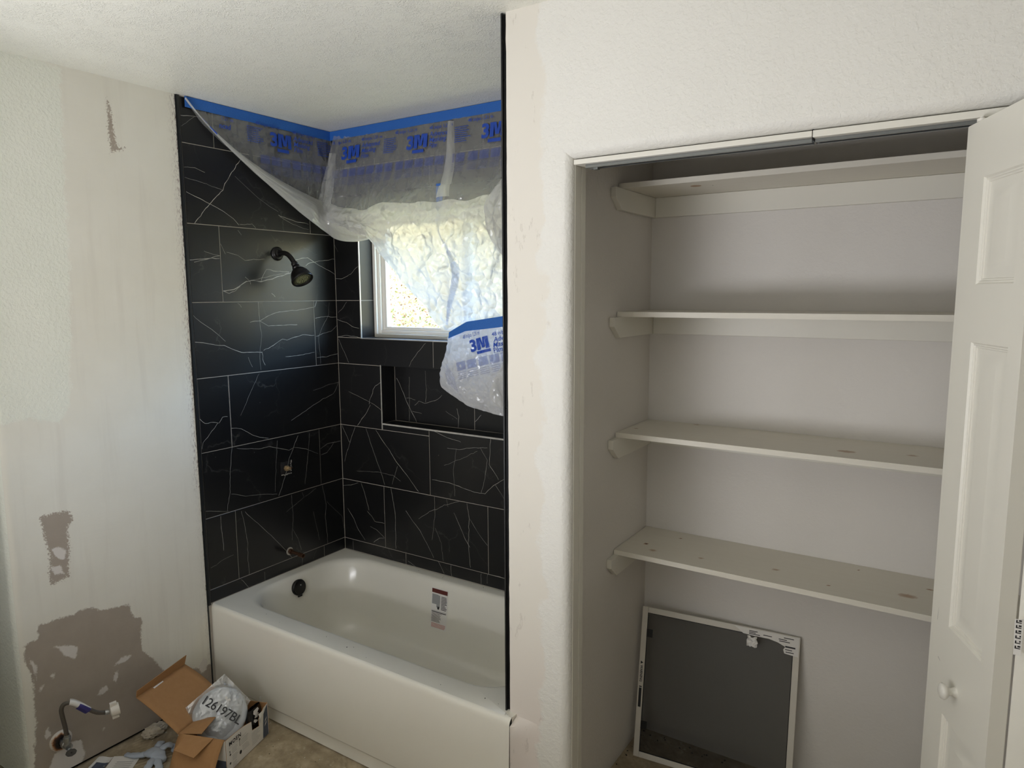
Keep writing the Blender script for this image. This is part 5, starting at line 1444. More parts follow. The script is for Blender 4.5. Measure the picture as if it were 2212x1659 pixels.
# tape strips: half on the ceiling edge, half on the film
def tape_strip(p0, p1, down, out, wdt=0.041, n=40):
    p0, p1, down, out = map(Vector, (p0, p1, down, out))
    mb = MB()
    def f(u, v):
        p = p0 + (p1 - p0) * u
        e = 0.0016 * noise.noise(Vector((u * 14, v * 3, p0.x)))
        return p + down * (wdt * v + e * (1 if v > 0.5 else 0.4)) + out * (0.0085 + 0.0012 * noise.noise(Vector((u * 9, v * 2, 3 + p0.y))))
    mb.grid(f, n, 3)
    return mb.build('tape', M['tape'], smooth=60)
HT = H - 0.0015
fch.append(tape_strip((XA, -0.752, HT), (XA, YB - 0.002, HT), (0, 0, -1), (1, 0, 0)))
fch.append(tape_strip((XL + 0.003, YA, HT), (XT - 0.002, YA, HT), (0, 0, -1), (0, -1, 0), n=70))
fch.append(tape_strip((XT - 0.0015, YB - 0.002, HT), (XT - 0.0015, -0.700, HT), (0, 0, -1), (-1, 0, 0)))

# upper and lower edge of the gathered band on the left wall: (y, z)
UP = [(-0.748, 2.462), (-0.685, 2.392), (-0.595, 2.326), (-0.502, 2.272), (-0.40, 2.224), (-0.292, 2.184), (-0.18, 2.150), (-0.081, 2.125), (-0.03, 2.112)]
LO = [(-0.752, 2.452), (-0.700, 2.400), (-0.640, 2.345), (-0.567, 2.286), (-0.455, 2.206), (-0.345, 2.136), (-0.25, 2.074), (-0.175, 2.030), (-0.088, 1.984), (-0.03, 1.958)]
def gather(y, z, s):
    return 0.0045 * max(0, ridge(y * 22, z * 2.0, s)) + 0.006 * noise.noise(Vector((y * 6, z * 5, s)))
# left sheet: from the tape down to the band
def sheetL(u, v):
    y = -0.748 + 0.742 * u
    zb = smooth_interp(UP, y) - 0.012
    z = HT - 0.004 + (zb - HT + 0.004) * v
    d = HT - z
    x = XA + 0.0018 + 0.004 * min(1, d / 0.05) * (0.4 + max(0, ridge(y * 26 + 2 * noise.noise(Vector((y * 4, z, 2))), z * 1.5, 1.0))) + 0.035 * d * (0.4 + 0.6 * u)
    return Vector((x, y, z))
mb = MB(); mb.grid(sheetL, 150, 44); fch.append(mb.build('film_sheet', M['film'], smooth=180, recalc=False))

# the gathered, rolled band that runs down the left wall and across to the window
BU = [(XA + 0.010, a, b) for a, b in UP[:-1]]; BL = [(XA + 0.010, a, b) for a, b in LO[:-1]]
for k in range(1, 8):
    BU[k] = (XA + 0.012 + 0.004 * k, BU[k][1], BU[k][2]); 
for k in range(1, 9):
    BL[k] = (XA + 0.012 + 0.005 * k, BL[k][1], BL[k][2])
BU += [(0.075, -0.060, 2.098), (0.150, -0.064, 2.066), (0.250, -0.068, 2.024), (0.335, -0.068, 1.985)]
BL += [(0.085, -0.075, 1.962), (0.150, -0.080, 1.946), (0.240, -0.082, 1.940), (0.315, -0.078, 1.948)]
def ring_path(P, n):
    s = spline3(P, 240)
    L = [0.0]
    for a, b in zip(s, s[1:]):
        L.append(L[-1] + (b - a).length)
    out = []; j = 0
    for k in range(n + 1):
        t = L[-1] * k / n
        while j < len(L) - 2 and L[j + 1] < t:
            j += 1
        w = (t - L[j]) / max(L[j + 1] - L[j], 1e-9)
        out.append(s[j] + (s[j + 1] - s[j]) * w)
    return out
NB = 170
pu, pl_ = ring_path(BU, NB), ring_path(BL, NB)
def bandf(turn, lift, seed):
    def f(u, v):
        i = min(int(u * NB + 0.5), NB)
        a, b = pu[i], pl_[i]
        w = (b - a).length
        out = Vector((1, -0.25, 0)) if a.y < -0.10 else Vector((0.45, -1, 0))
        if -0.16 < a.y < -0.065 and a.x < 0.16:
            k = min(1, max(0, (a.y + 0.16) / 0.095)); out = Vector((1, -0.25, 0)).lerp(Vector((0.45, -1, 0)), k)
        out.normalize()
        bul = math.sin(PI * v) ** 0.8 * (0.28 * w + 0.004) * turn + lift
        fold = 0.0035 * ridge(v * 6 + 1.2 * noise.noise(Vector((u * 5, 2, seed))), u * 3.0, seed) + 0.0022 * ridge(v * 14, u * 7.0, seed + 4)
        return a + (b - a) * v + out * (bul + fold * min(1, w / 0.05))
    return f
mb = MB(); mb.grid(bandf(1.0, 0.0, 1.3), NB, 30); fch.append(mb.build('rolled_band', M['film_band'], smooth=180, recalc=False))
mb = MB(); mb.grid(bandf(0.25, -0.004, 6.1), NB, 16); fch.append(mb.build('rolled_band', M['film_band'], smooth=180, recalc=False))

# back sheet: hangs from the tape over the window; its lower left edge runs slantwise down
ZB = [(0.0, 2.00), (0.07, 2.03), (0.15, 2.005), (0.24, 1.975), (0.33, 1.945), (0.40, 1.880), (0.49, 1.775), (0.57, 1.712), (0.646, 1.652), (0.70, 1.590), (0.746, 1.545), (0.90, 1.56), (1.1, 1.58), (1.46, 1.60)]
TOPW = [(0.05, 2.13), (0.15, 2.10), (0.30, 2.085), (0.45, 2.10), (0.60, 2.085), (0.75, 2.09), (0.90, 2.08), (1.05, 2.10), (1.46, 2.12)]
def ZEND(x):
    return smooth_interp(TOPW, x) - 0.045
def sheetB(x, v):
    zb = ZEND(x)
    z = HT - 0.004 + (zb - HT + 0.004) * v
    d = HT - z
    low = min(1.0, max(0.0, (2.30 - z) / 0.25))
    y = YA - 0.0022 - 0.075 * min(1, d / 0.45) ** 1.3
    y -= 0.004 * min(1, d / 0.05) * max(0, ridge(x * 19 + noise.noise(Vector((x * 3, z * 3, 1))), z * 1.2, 3.0))
    # crumples: long ones that fan out from the gathered corner, and fine ones lower down
    ang = math.atan2(z - 2.02, x - 0.30)
    y -= 0.010 * low * ridge(ang * 3.2 + 0.6 * noise.noise(Vector((x * 5, z * 5, 2))), x * 2.2 + z * 1.1, 1.0)
    y -= 0.0075 * low * ridge(x * 7.5 + z * 4, z * 9 - x * 4, 5.0)
    y -= 0.0040 * low * ridge(x * 19 - z * 9, z * 21 + x * 6, 8.0)
    y -= 0.0018 * low * ridge(x * 44 + z * 20, z * 38 - x * 30, 2.0)
    if z < 2.15:
        y += 0.016 * noise.noise(Vector((x * 4, z * 3, 11)))
    return Vector((x, min(y, -0.008), z))
XS0 = 0.012
def fB(u, v):
    x = XS0 + (XT - 0.01 - XS0) * u
    # the free vertical fold beside the corner swings out to the left
    p = sheetB(x, v)
    d = HT - p.z
    s = max(0.0, 1 - u / 0.10)
    p.x += s * (0.030 - 0.20 * d * max(0.0, 0.42 - d) )
    p.y -= s * 0.05 * min(1, d / 0.3)
    p.x = max(p.x, XL + 0.006)
    return p
mb = MB(); mb.grid(fB, 300, 170); fch.append(mb.build('film_sheet', M['film'], smooth=180, recalc=False))

# doubled, bunched film in front of the window: from the band out to the right, where it is thickest
TOPW = [(0.05, 2.13), (0.15, 2.10), (0.30, 2.085), (0.45, 2.10), (0.60, 2.085), (0.75, 2.09), (0.90, 2.08), (1.05, 2.10), (1.46, 2.12)]
def fW(u, v):
    x = 0.06 + (XT - 0.02 - 0.06) * u
    zt = smooth_interp(TOPW, x) + 0.018 * noise.noise(Vector((x * 9, 0, 2))); zb = smooth_interp(ZB, x) + 0.004
    z = zt + (zb - zt) * v
    p = sheetB(x, (HT - 0.004 - z) / (HT - 0.004 - ZEND(x)))
    q = -0.012 - 0.022 * math.sin(PI * min(1, v * 1.05)) + 0.009 * ridge(x * 8 - z * 5, z * 6 + x * 5, 7.0) + 0.0045 * ridge(x * 24 + z * 9, z * 22, 3.0)
    return Vector((x, p.y + q, z))
mb = MB(); mb.grid(fW, 230, 110); fch.append(mb.build('bunched_film', M['film_folded'], smooth=180, recalc=False))

# film from the right wall: a loose flap that curls round in front
FL = [(2.235, 1.165), (2.176, 1.110), (2.11, 1.045), (2.042, 1.000), (1.97, 1.000), (1.901, 1.030), (1.85, 1.075), (1.803, 1.125), (1.74, 1.19), (1.66, 1.25)]
FLr = sorted((a, b) for a, b in FL)
def fR(u, v):
    z = 2.235 + (1.66 - 2.235) * v
    xl = smooth_interp(FLr, z)
    x = xl + (XT - 0.004 - xl) * u
    y = -0.165 - 0.07 * u + 0.02 * math.cos(u * 3.0) + 0.010 * ridge(x * 10 + z * 3, z * 5 - x * 8, 4.0) + 0.005 * ridge(x * 26, z * 12, 6.0) - 0.02 * math.sin(PI * v)
    if u < 0.12:
        y += 0.012 * (1 - u / 0.12)
    return Vector((x, y, z))
mb = MB(); mb.grid(fR, 70, 70); fch.append(mb.build('loose_flap', M['film_folded'], smooth=180, recalc=False))

# the big mark: a heavy 3 from the font and an M of four strokes
def big_mark(mb, size, fn):
    lettering(mb, '3', size * 1.0, lambda x, y: fn(x * 1.08, y), bold=size * 0.038, cuts=2)
    h = size * 0.72; x0 = size * 0.56; w = size * 0.92; st = size * 0.25
    def stroke(ax, ay, bx, by, wd, n=6):
        for k in range(n):
            t0, t1 = k / n, (k + 1) / n
            p = [(ax + (bx - ax) * t, ay + (by - ay) * t) for t in (t0, t1)]
            mb.quad([fn(p[0][0], p[0][1]), fn(p[0][0] + wd, p[0][1]), fn(p[1][0] + wd, p[1][1]), fn(p[1][0], p[1][1])])
    stroke(x0, -0.02 * size, x0, h, st); stroke(x0 + w - st, -0.02 * size, x0 + w - st, h, st)
    stroke(x0 + st * 0.9, h, x0 + w / 2 - st * 0.42, h * 0.12, st * 0.62); stroke(x0 + w / 2 - st * 0.2, h * 0.12, x0 + w - st * 1.52, h, st * 0.62)
# two pleats: the free fold beside the corner and a milky vertical one over the window
def pleat(x0, w, z0, z1, dy, seed):
    def f(u, v):
        z = z0 + (z1 - z0) * v
        x = x0 + w * (u - 0.5) * (0.55 + 0.6 * v) + 0.008 * noise.noise(Vector((z * 6, seed, 1)))
        p = sheetB(x, (HT - 0.004 - z) / (HT - 0.004 - ZEND(x)))
        return Vector((x, p.y - dy * math.sin(PI * u) - 0.003 + 0.003 * ridge(u * 3, z * 14, seed), z))
    m_ = MB(); m_.grid(f, 14, 60); fch.append(m_.build('pleat', M['film_band'], smooth=180, recalc=False))
pleat(0.745, 0.060, 2.415, 2.10, 0.016, 2.0)
pleat(0.040, 0.055, 2.36, 2.10, 0.022, 6.0)
# print along the top of the film
def on_left(y, z):      # print position on the left sheet
    u = (y + 0.748) / 0.742
    zb = smooth_interp(UP, y) - 0.012
    v = (HT - 0.004 - z) / (HT - 0.004 - zb)
    return sheetL(min(max(u, 0), 1), min(max(v, 0), 1)) + Vector((0.0075, 0, 0))
def on_back(x, z):
    zb = ZEND(x)
    v = (HT - 0.004 - z) / (HT - 0.004 - zb)
    return sheetB(x, min(max(v, 0), 1)) + Vector((0, -0.0085, 0))
def logo_block(surf, c, z, part, only=None):
    """one repeat of the printed block: size line, big mark, product name, fine print, row of boxes; c is the mark's left edge"""
    def mk(name, mb):
        fch.append(mb.build(name, M['print'], recalc=False))
    if only is None or 'mark' in only:
        mb = MB(); big_mark(mb, 0.078, lambda x, y: surf(c + x, z + y))
        n = 6; x0, x1 = 0.036, 0.100
        for k in range(n):
            a, b = x0 + (x1 - x0) * k / n, x0 + (x1 - x0) * (k + 1) / n
            mb.quad([surf(c + a, z - 0.022), surf(c + b, z - 0.022), surf(c + b, z - 0.008), surf(c + a, z - 0.008)])
        mk('logo_print', mb)
    if only is None or 'size' in only:
        mb = MB(); lettering(mb, '48 in/po 1,21 m', 0.021, lambda x, y: surf(c - 0.070 + x, z + 0.074 + y * 0.95), bold=0.0002, spacing=0.95)
        lettering(mb, '48 in/po 1,21 m', 0.021, lambda x, y: surf(c + 0.125 + x, z + 0.070 + y * 0.95), bold=0.0002, spacing=0.95)
        mk('size_print', mb)
    if only is None or 'name' in only:
        mb = MB()
        for k, w in enumerate(('Advanced', 'Masking', 'Film')):
            lettering(mb, w, 0.0285, lambda x, y: surf(c + 0.128 + x, z + 0.040 - 0.024 * k + y), bold=0.0002, shear=0.18, spacing=0.97, cuts=1)
        mk('name_print', mb)
    if only is None or 'fine' in only:
        mb = MB(); random.seed(int(c * 100))
        for k in range(8):
            zz = z + 0.058 - 0.0085 * k
            w = random.uniform(0.055, 0.085); m = 6
            for j in range(m):
                a, b = c + 0.265 + w * j / m, c + 0.265 + w * (j + 1) / m - 0.002
                mb.quad([surf(a, zz), surf(b, zz), surf(b, zz + 0.0030), surf(a, zz + 0.0030)])
        mk('fine_print', mb)
    if only is None or 'boxes' in only:
        mb = MB()
        for k in range(7):
            a = c - 0.055 + k * 0.056
            for j in range(4):
                mb.quad([surf(a + 0.012 * j, z - 0.085), surf(a + 0.012 * j + 0.0121, z - 0.085), surf(a + 0.012 * j + 0.0121, z - 0.048), surf(a + 0.012 * j, z - 0.048)])
            for q in range(5):
                zz = z - 0.093 - q * 0.0075
                mb.quad([surf(a, zz), surf(a + 0.022, zz), surf(a + 0.022, zz + 0.0026), surf(a, zz + 0.0026)]); mb.quad([surf(a + 0.0225, zz), surf(a + 0.046, zz), surf(a + 0.046, zz + 0.0026), surf(a + 0.0225, zz + 0.0026)])
        fch.append(mb.build('box_print', M['faint_print'], recalc=False))
    return part
# a lighter, half transparent ink for the boxes
t = NT('faint_film_print')
tr = t.new('ShaderNodeBsdfTransparent'); df = t.new('ShaderNodeBsdfDiffuse'); df.inputs[0].default_value = rgb(70, 92, 180)
mx = t.new('ShaderNodeMixShader'); mx.inputs[0].default_value = 0.32
t.link(tr.outputs[0], mx.inputs[1]); t.link(df.outputs[0], mx.inputs[2]); t.link(mx.outputs[0], t.out.inputs[0])
M['faint_print'] = t.mat
logo_block(on_left, -0.365, 2.345, 'left')
logo_block(on_left, -0.745, 2.345, 'left', ('fine',))
mb = MB(); lettering(mb, '1,21 m', 0.021, lambda x, y: on_left(-0.600 + x, 2.405 + y)); lettering(mb, 'nced', 0.0285, lambda x, y: on_left(-0.612 + x, 2.372 + y), bold=0.0006, shear=0.18); fch.append(mb.build('size_print', M['print'], recalc=False))
logo_block(on_back, 0.105, 2.325, 'back')
logo_block(on_back, 0.505, 2.325, 'back')
logo_block(on_back, 0.905, 2.325, 'back')
# blue print that lies rolled up inside the band at its upper end
mb = MB()
bf = bandf(1.05, 0.002, 1.3)
for (u0, u1, v0, v1) in ((0.085, 0.105, 0.15, 0.7), (0.118, 0.150, 0.2, 0.9)):
    mb.grid(lambda a, b: bf(u0 + (u1 - u0) * a, v0 + (v1 - v0) * b), 5, 5)
fch.append(mb.build('logo_print', M['print'], recalc=False))
# strip of blue tape caught in the folds behind the bunched film
vt = [(0.712, -0.062, 2.16), (0.705, -0.060, 2.09), (0.690, -0.058, 1.98), (0.735, -0.062, 1.90), (0.780, -0.066, 1.82), (0.790, -0.070, 1.76), (0.765, -0.078, 1.66), (0.752, -0.082, 1.57)]
ps = ring_path(vt, 50)
mb = MB(); mb.grid(lambda u, v: ps[int(u * 50 + .5)] + Vector((0.030 * (v - 0.5) * (0.5 + 0.5 * math.cos(u * 9)), 0.012 * (v - 0.5), 0)), 50, 3)
fch.append(mb.build('tape', M['tape'], smooth=180, recalc=False))
reparent(fch, film)

# ------------------------------------------------------------------ second length of film that has come down over the sill
loose = empty('fallen_masking_film', (1.0, -0.12, 1.58), 'sagging pouch of masking film with its own slanting blue tape, over the sill', 'plastic film')
lch = []
LEFT = [(1.64, 0.795), (1.554, 0.790), (1.51, 0.786), (1.462, 0.772), (1.383, 0.744), (1.324, 0.738), (1.287, 0.760), (1.245, 0.812), (1.222, 0.875)]
LEFTr = sorted((a, b) for a, b in LEFT)
def top_z(x):
    return interp([(0.77, 1.540), (0.880, 1.588), (1.088, 1.616), (1.46, 1.67)], x)
def bot_z(x):
    return smooth_interp([(0.76, 1.31), (0.80, 1.277), (0.858, 1.237), (0.91, 1.224), (0.976, 1.216), (1.089, 1.209), (1.25, 1.20), (1.46, 1.21)], x)
def pouch(u, v, wr=1.0):
    """u from the left edge to the right wall, v from the tape's top edge to the bottom"""
    z0 = 1.56; x_ = 0.76 + 0.702 * u
    zt, zb = top_z(x_), bot_z(x_)
    z = zt + (zb - zt) * v
    xl = smooth_interp(LEFTr, z)
    x = xl + (1.462 - xl) * u
    bul = math.sin(min(1.0, u * 4.5) * PI / 2) ** 0.7
    y = -0.125 - 0.022 * bul - 0.022 * math.sin(PI * v) * bul
    y += wr * min(1, v * 3) * (0.006 * ridge(x * 11 + z * 6, z * 10 - x * 5, 2.0) + 0.005 * ridge(x * 24 - z * 12, z * 26 + x * 9, 7.0) + 0.0025 * ridge(x * 50 + z * 30, z * 46 - x * 22, 5.0))
    return Vector((x, y, z))
mb = MB(); mb.grid(lambda u, v: pouch(u, 0.085 + 0.915 * v), 150, 120); lch.append(mb.build('film_sheet', M['film_thick'], smooth=180, recalc=False))
# its back, so that it is a pouch
mb = MB(); mb.grid(lambda u, v: (lambda p, q: Vector((p.x, -0.120 + (p.y + 0.120) * 0.12 + 0.004 * ridge(p.x * 9, p.z * 8, 3), p.z)))(pouch(u, 0.085 + 0.915 * v), 0), 60, 50); lch.append(mb.build('film_sheet', M['film_folded'], smooth=180, recalc=False))
mb = MB(); mb.grid(lambda u, v: pouch(0.02 + 0.98 * u, 0.105 * v, 0.0) + Vector((0, -0.003 + 0.0015 * noise.noise(Vector((u * 20, v * 2, 1))), 0.0)), 80, 4); lch.append(mb.build('tape', M['tape'], smooth=180, recalc=False))
# the fold at the left end of the tape
def on_pouch(x, z):
    x_ = x; zt, zb = top_z(x_), bot_z(x_)
    v = (z - zt) / (zb - zt)
    zl = z; xl = smooth_interp(LEFTr, zl)
    u = (x - xl) / (1.462 - xl)
    return pouch(min(max(u, 0), 1), min(max(v, 0), 1)) + Vector((0, -0.0045, 0))
sl = 0.25
def slant(c, z0, x, y):
    return on_pouch(c + x * 0.985 - y * sl, z0 + y + x * sl)
mb = MB(); big_mark(mb, 0.064, lambda x, y: slant(0.934, 1.468, x, y))
for k in range(8):
    a, b = 0.03 + 0.066 * k / 8, 0.03 + 0.066 * (k + 1) / 8
    mb.quad([slant(0.934, 1.468, a, -0.016), slant(0.934, 1.468, b, -0.016), slant(0.934, 1.468, b, -0.005), slant(0.934, 1.468, a, -0.005)])
lch.append(mb.build('logo_print', M['print'], recalc=False))
mb = MB(); lettering(mb, '48 in/po 1,21 m', 0.019, lambda x, y: slant(0.893, 1.520, x * 0.8, y * 1.25), spacing=0.9); lettering(mb, '48 in/po 1,21 m', 0.021, lambda x, y: slant(1.038, 1.535, x, y), bold=0.0002); lch.append(mb.build('size_print', M['print'], recalc=False))
mb = MB()
for k, w in enumerate(('Advanced', 'Masking', 'Film')):
    lettering(mb, w, 0.0275, lambda x, y: slant(1.048, 1.512 - 0.022 * k, x, y), bold=0.0002, shear=0.18, cuts=1)
lch.append(mb.build('name_print', M['print'], recalc=False))
mb = MB()
for k in range(7):
    c = 0.865 + 0.056 * k; z0 = 1.385 + 0.013 * k
    for j in range(4):
        mb.quad([slant(c, z0, 0.012 * j, 0), slant(c, z0, 0.012 * j + 0.0121, 0), slant(c, z0, 0.012 * j + 0.0121, 0.034), slant(c, z0, 0.012 * j, 0.034)])
    for q in range(4):
        mb.quad([slant(c, z0, 0, -0.010 - 0.0075 * q), slant(c, z0, 0.024, -0.010 - 0.0075 * q), slant(c, z0, 0.024, -0.0075 - 0.0075 * q), slant(c, z0, 0, -0.0075 - 0.0075 * q)]); mb.quad([slant(c, z0, 0.024, -0.010 - 0.0075 * q), slant(c, z0, 0.046, -0.010 - 0.0075 * q), slant(c, z0, 0.046, -0.0075 - 0.0075 * q), slant(c, z0, 0.024, -0.0075 - 0.0075 * q)])
lch.append(mb.build('box_print', M['faint_print'], recalc=False))
mb = MB()   # rows of fine print on the folded left end, slanting the other way
for k in range(9):
    a = 0.792 + 0.0016 * k; z = 1.410 - 0.0085 * k
    for j in range(5):
        mb.quad([on_pouch(a + 0.011 * j, z - 0.0085 * j), on_pouch(a + 0.011 * (j + 1) - 0.001, z - 0.0085 * (j + 1)), on_pouch(a + 0.011 * (j + 1) - 0.001, z - 0.0085 * (j + 1) + 0.003), on_pouch(a + 0.011 * j, z - 0.0085 * j + 0.003)])
lch.append(mb.build('fine_print', M['faint_print'], recalc=False))
# a second, crumpled layer at the right
def flap2(u, v):
    z = 1.45 - 0.235 * v
    xl = smooth_interp([(1.205, 1.15), (1.24, 1.105), (1.267, 1.062), (1.296, 1.042), (1.339, 1.047), (1.405, 1.085), (1.46, 1.12)], z)
    x = xl + (1.46 - xl) * u
    return Vector((x, -0.188 - 0.012 * math.sin(min(1, u * 5) * PI / 2) + 0.008 * ridge(x * 14 + z * 9, z * 7 - x * 12, 3.0) + 0.004 * ridge(x * 34, z * 20, 8.0), z))
mb = MB(); mb.grid(flap2, 60, 50); lch.append(mb.build('loose_flap', M['film_folded'], smooth=180, recalc=False))
reparent(lch, loose)

# ------------------------------------------------------------------ open cardboard box by the tub
BA = Vector((0.492, -1.058, 0)); BB = Vector((0.423, -0.826, 0)); BD = Vector((0.313, -1.125, 0)); BC = BB + BD - BA
hB = 0.128
Zv = Vector((0, 0, 1))
box = empty('cardboard_box', tuple((BA + BC) / 2), 'open brown and white carton with its lid tipped back beside the tub', 'box')
bch = []
def panel(name, o, a, b, n, mats, th=0.0022, holes=None):
    """cardboard panel from corner o along a and b, brown inside (towards n), first material inside, second outside"""
    o, a, b = Vector(o), Vector(a), Vector(b); n = Vector(n).normalized()
    mb = MB()
    mb.quad([o, o + a, o + a + b, o + b], 0)
    q = [o, o + a, o + a + b, o + b]; r = [p - n * th for p in q]
    mb.quad(r, 1)
    for i in range(4):
        mb.quad([q[i], q[(i + 1) % 4], r[(i + 1) % 4], r[i]], 0)
    return mb.build(name, mats)
ab = BB - BA; ad = BD - BA
nin_ab = ad.normalized(); nin_ad = ab.normalized()
mats_w = [M['card'], M['paper']]
bch.append(panel('bottom_panel', BA + Zv * 0.003, ab, ad, Zv, [M['card'], M['card']]))
# printed long side: a polygon with a torn notch in its top edge
U = ab.normalized(); LU = ab.length
def F(u, z, d=0.0):
    return BA + U * u + Zv * z - nin_ab * d
outline = [(0, 0.001), (LU, 0.001), (LU, hB + 0.006), (LU * 0.985, hB + 0.001), (LU * 0.90, hB - 0.004), (LU * 0.86, hB - 0.012), (0.186, hB - 0.030), (0.186, hB - 0.060), (0.145, hB - 0.052), (0.143, hB - 0.016), (0.10, hB - 0.006), (0.05, hB - 0.002), (0.0, hB)]
mb = MB(); mb.quad([F(u, z, -0.002) for u, z in outline], 0); mb.quad([F(u, z, 0.0) for u, z in outline], 1)
for (u0, z0), (u1, z1) in zip(outline, outline[1:] + outline[:1]):
    mb.quad([F(u0, z0, 0), F(u1, z1, 0), F(u1, z1, -0.002), F(u0, z0, -0.002)], 0)
side = mb.build('printed_side', mats_w, recalc=False); bch.append(side); side['label'] = 'white printed long side of the box'
sub = []
def flat_print(name, polys, mat, d=0.0006):
    mb = MB()
    for q in polys:
        mb.quad([F(u, z, d) for u, z in q])
    o = mb.build(name, M[mat], recalc=False); sub.append(o); return o
def rect(u0, u1, z0, z1):
    return [(u0, z0), (u1, z0), (u1, z1), (u0, z1)]
mb = MB(); lettering(mb, 'MOEN', 0.021, lambda x, y: F(0.016 + x, 0.096 + y, 0.0007), bold=0.0006, spacing=1.18); sub.append(mb.build('brand_print', M['black_ink'], recalc=False))
flat_print('slate_print', [[(0.205, 0.004), (LU - 0.003, 0.004), (LU - 0.003, hB - 0.002), (LU - 0.010, hB - 0.008), (0.214, hB - 0.022), (0.214, hB - 0.032)]], 'greyprint')
flat_print('logo_print', [[(0.218, 0.062), (0.228, 0.072), (0.232, 0.081), (0.222, 0.073)], [(0.217, 0.046), (0.227, 0.056), (0.232, 0.066), (0.221, 0.057)]], 'paper', 0.0011)
random.seed(9); rr = [rect(0.014, 0.110, 0.0905, 0.0911), rect(0.014, 0.10, 0.0865, 0.0871)]
for k in range(4):
    rr += [rect(0.030, 0.030 + random.uniform(0.024, 0.034), 0.079 - k * 0.006, 0.0803 - k * 0.006), rect(0.030, 0.030 + random.uniform(0.02, 0.034), 0.050 - k * 0.006, 0.0513 - k * 0.006), rect(0.030, 0.030 + random.uniform(0.02, 0.034), 0.023 - k * 0.0055, 0.0243 - k * 0.0055), rect(0.078, 0.078 + random.uniform(0.03, 0.045), 0.080 - k * 0.006, 0.0813 - k * 0.006), rect(0.085, 0.085 + random.uniform(0.03, 0.04), 0.052 - k * 0.006, 0.0533 - k * 0.006)]
for k in range(10):
    rr.append(rect(0.140, 0.140 + random.uniform(0.03, 0.055), 0.064 - k * 0.0052, 0.0650 - k * 0.0052))
flat_print('text_print', rr, 'grey_ink')
def disc(u, z, ru, rz, n=12):
    return [(u + ru * math.cos(2 * PI * k / n), z + rz * math.sin(2 * PI * k / n)) for k in range(n)]
flat_print('picture_print', [disc(0.020, 0.062, 0.004, 0.004), disc(0.018, 0.075, 0.003, 0.002), rect(0.016, 0.0225, 0.069, 0.071), disc(0.018, 0.030, 0.0045, 0.003), rect(0.017, 0.020, 0.025, 0.034), disc(0.075, 0.036, 0.0065, 0.0075), rect(0.0715, 0.0735, 0.062, 0.084), disc(0.073, 0.088, 0.0035, 0.004)], 'black_ink')
mb = MB()   # torn strip of white paper hanging over the notch
mb.grid(lambda a, b: F(0.182 + 0.036 * a + 0.004 * noise.noise(Vector((a * 3, b * 4, 1))), hB - 0.010 - 0.050 * b + 0.010 * a, 0.002 + 0.006 * math.sin(b * 3 + a * 2)), 8, 10)
sub.append(mb.build('torn_paper', M['paper'], smooth=60, recalc=False))
for o in sub:
    o.parent = side
# other sides
bch.append(panel('side_panel', BB + Zv * 0.003, ad, Zv * (hB - 0.003), -nin_ad, [M['card'], M['paper']]))
bch.append(panel('side_panel', BD + Zv * 0.003, BC - BD, Zv * (hB - 0.003), -nin_ab, [M['card'], M['paper']]))
es_ = panel('end_panel', BA + Zv * 0.003, ad, Zv * (hB - 0.003), nin_ad, [M['card'], M['paper']]); bch.append(es_)
mb = MB(); n_ = -nin_ad
mb.quad([BA + n_ * 0.003 + Zv * 0.003, BA + ad + n_ * 0.003 + Zv * 0.003, BA + ad + n_ * 0.003 + Zv * 0.052, BA + n_ * 0.003 + Zv * 0.052]); pr = mb.build('slate_print', M['greyprint'], recalc=False); pr.parent = es_
# lid, hinged along the far long side and tipped back, with its tuck lip
al = ad.normalized(); th = math.radians(36)
ld = (al * math.cos(th) + Zv * math.sin(th))
ln = (Zv * math.cos(th) - al * math.sin(th))
D1, C1 = BD + Zv * hB, BC + Zv * hB
lw = 0.205
def LP(s, tt, d=0.0):
    return D1 + (C1 - D1) * s + ld * lw * tt + ln * (d + 0.012 * math.sin(PI * tt) * (0.4 + 0.6 * s))
mb = MB(); mb.grid(lambda a, b: LP(a, b), 12, 14); lid = mb.build('lid', M['card'], smooth=60, recalc=False); md = lid.modifiers.new('solid', 'SOLIDIFY'); md.thickness = 0.0022; md.offset = -1; bch.append(lid)
tf = math.radians(64)
td = ld * math.cos(tf) + ln * math.sin(tf)
def TP(s, v):
    p = LP(0.0 + 1.0 * s, 1.0); k = 0.036 * (0.72 + 0.28 * s)
    return p + td * k * v + (C1 - D1) * (0.02 * v if s > 0.5 else -0.0 * v) * (1 if s > .9 else 0)
mb = MB(); mb.grid(lambda a, b: TP(a, b), 10, 3); tl_ = mb.build('tuck_flap', M['card'], recalc=False); md = tl_.modifiers.new('solid', 'SOLIDIFY'); md.thickness = 0.0020; bch.append(tl_)
mb = MB()   # white edge of the thumb notch
c0 = LP(0.40, 0.975, 0.0006)
mb.quad([c0 + (C1 - D1) * (0.10 * math.cos(PI * k / 10)) - ld * (0.021 * math.sin(PI * k / 10)) for k in range(11)]); bch.append(mb.build('thumb_notch', M['paper'], recalc=False))
# dust flap folded half in beside the lid
mb = MB(); q0 = D1 + (C1 - D1) * 0.10; 
fd = (ad.normalized() * -0.45 + nin_ad * 0.15 + Zv * 0.22)
mb.quad([D1 + Zv * 0.0, D1 + (C1 - D1) * 0.42, D1 + (C1 - D1) * 0.42 - al * 0.075 + Zv * 0.012, D1 - al * 0.085 + (C1 - D1) * 0.05 + Zv * 0.004]); df_ = mb.build('dust_flap', M['card'], recalc=False); md = df_.modifiers.new('solid', 'SOLIDIFY'); md.thickness = 0.002; bch.append(df_)
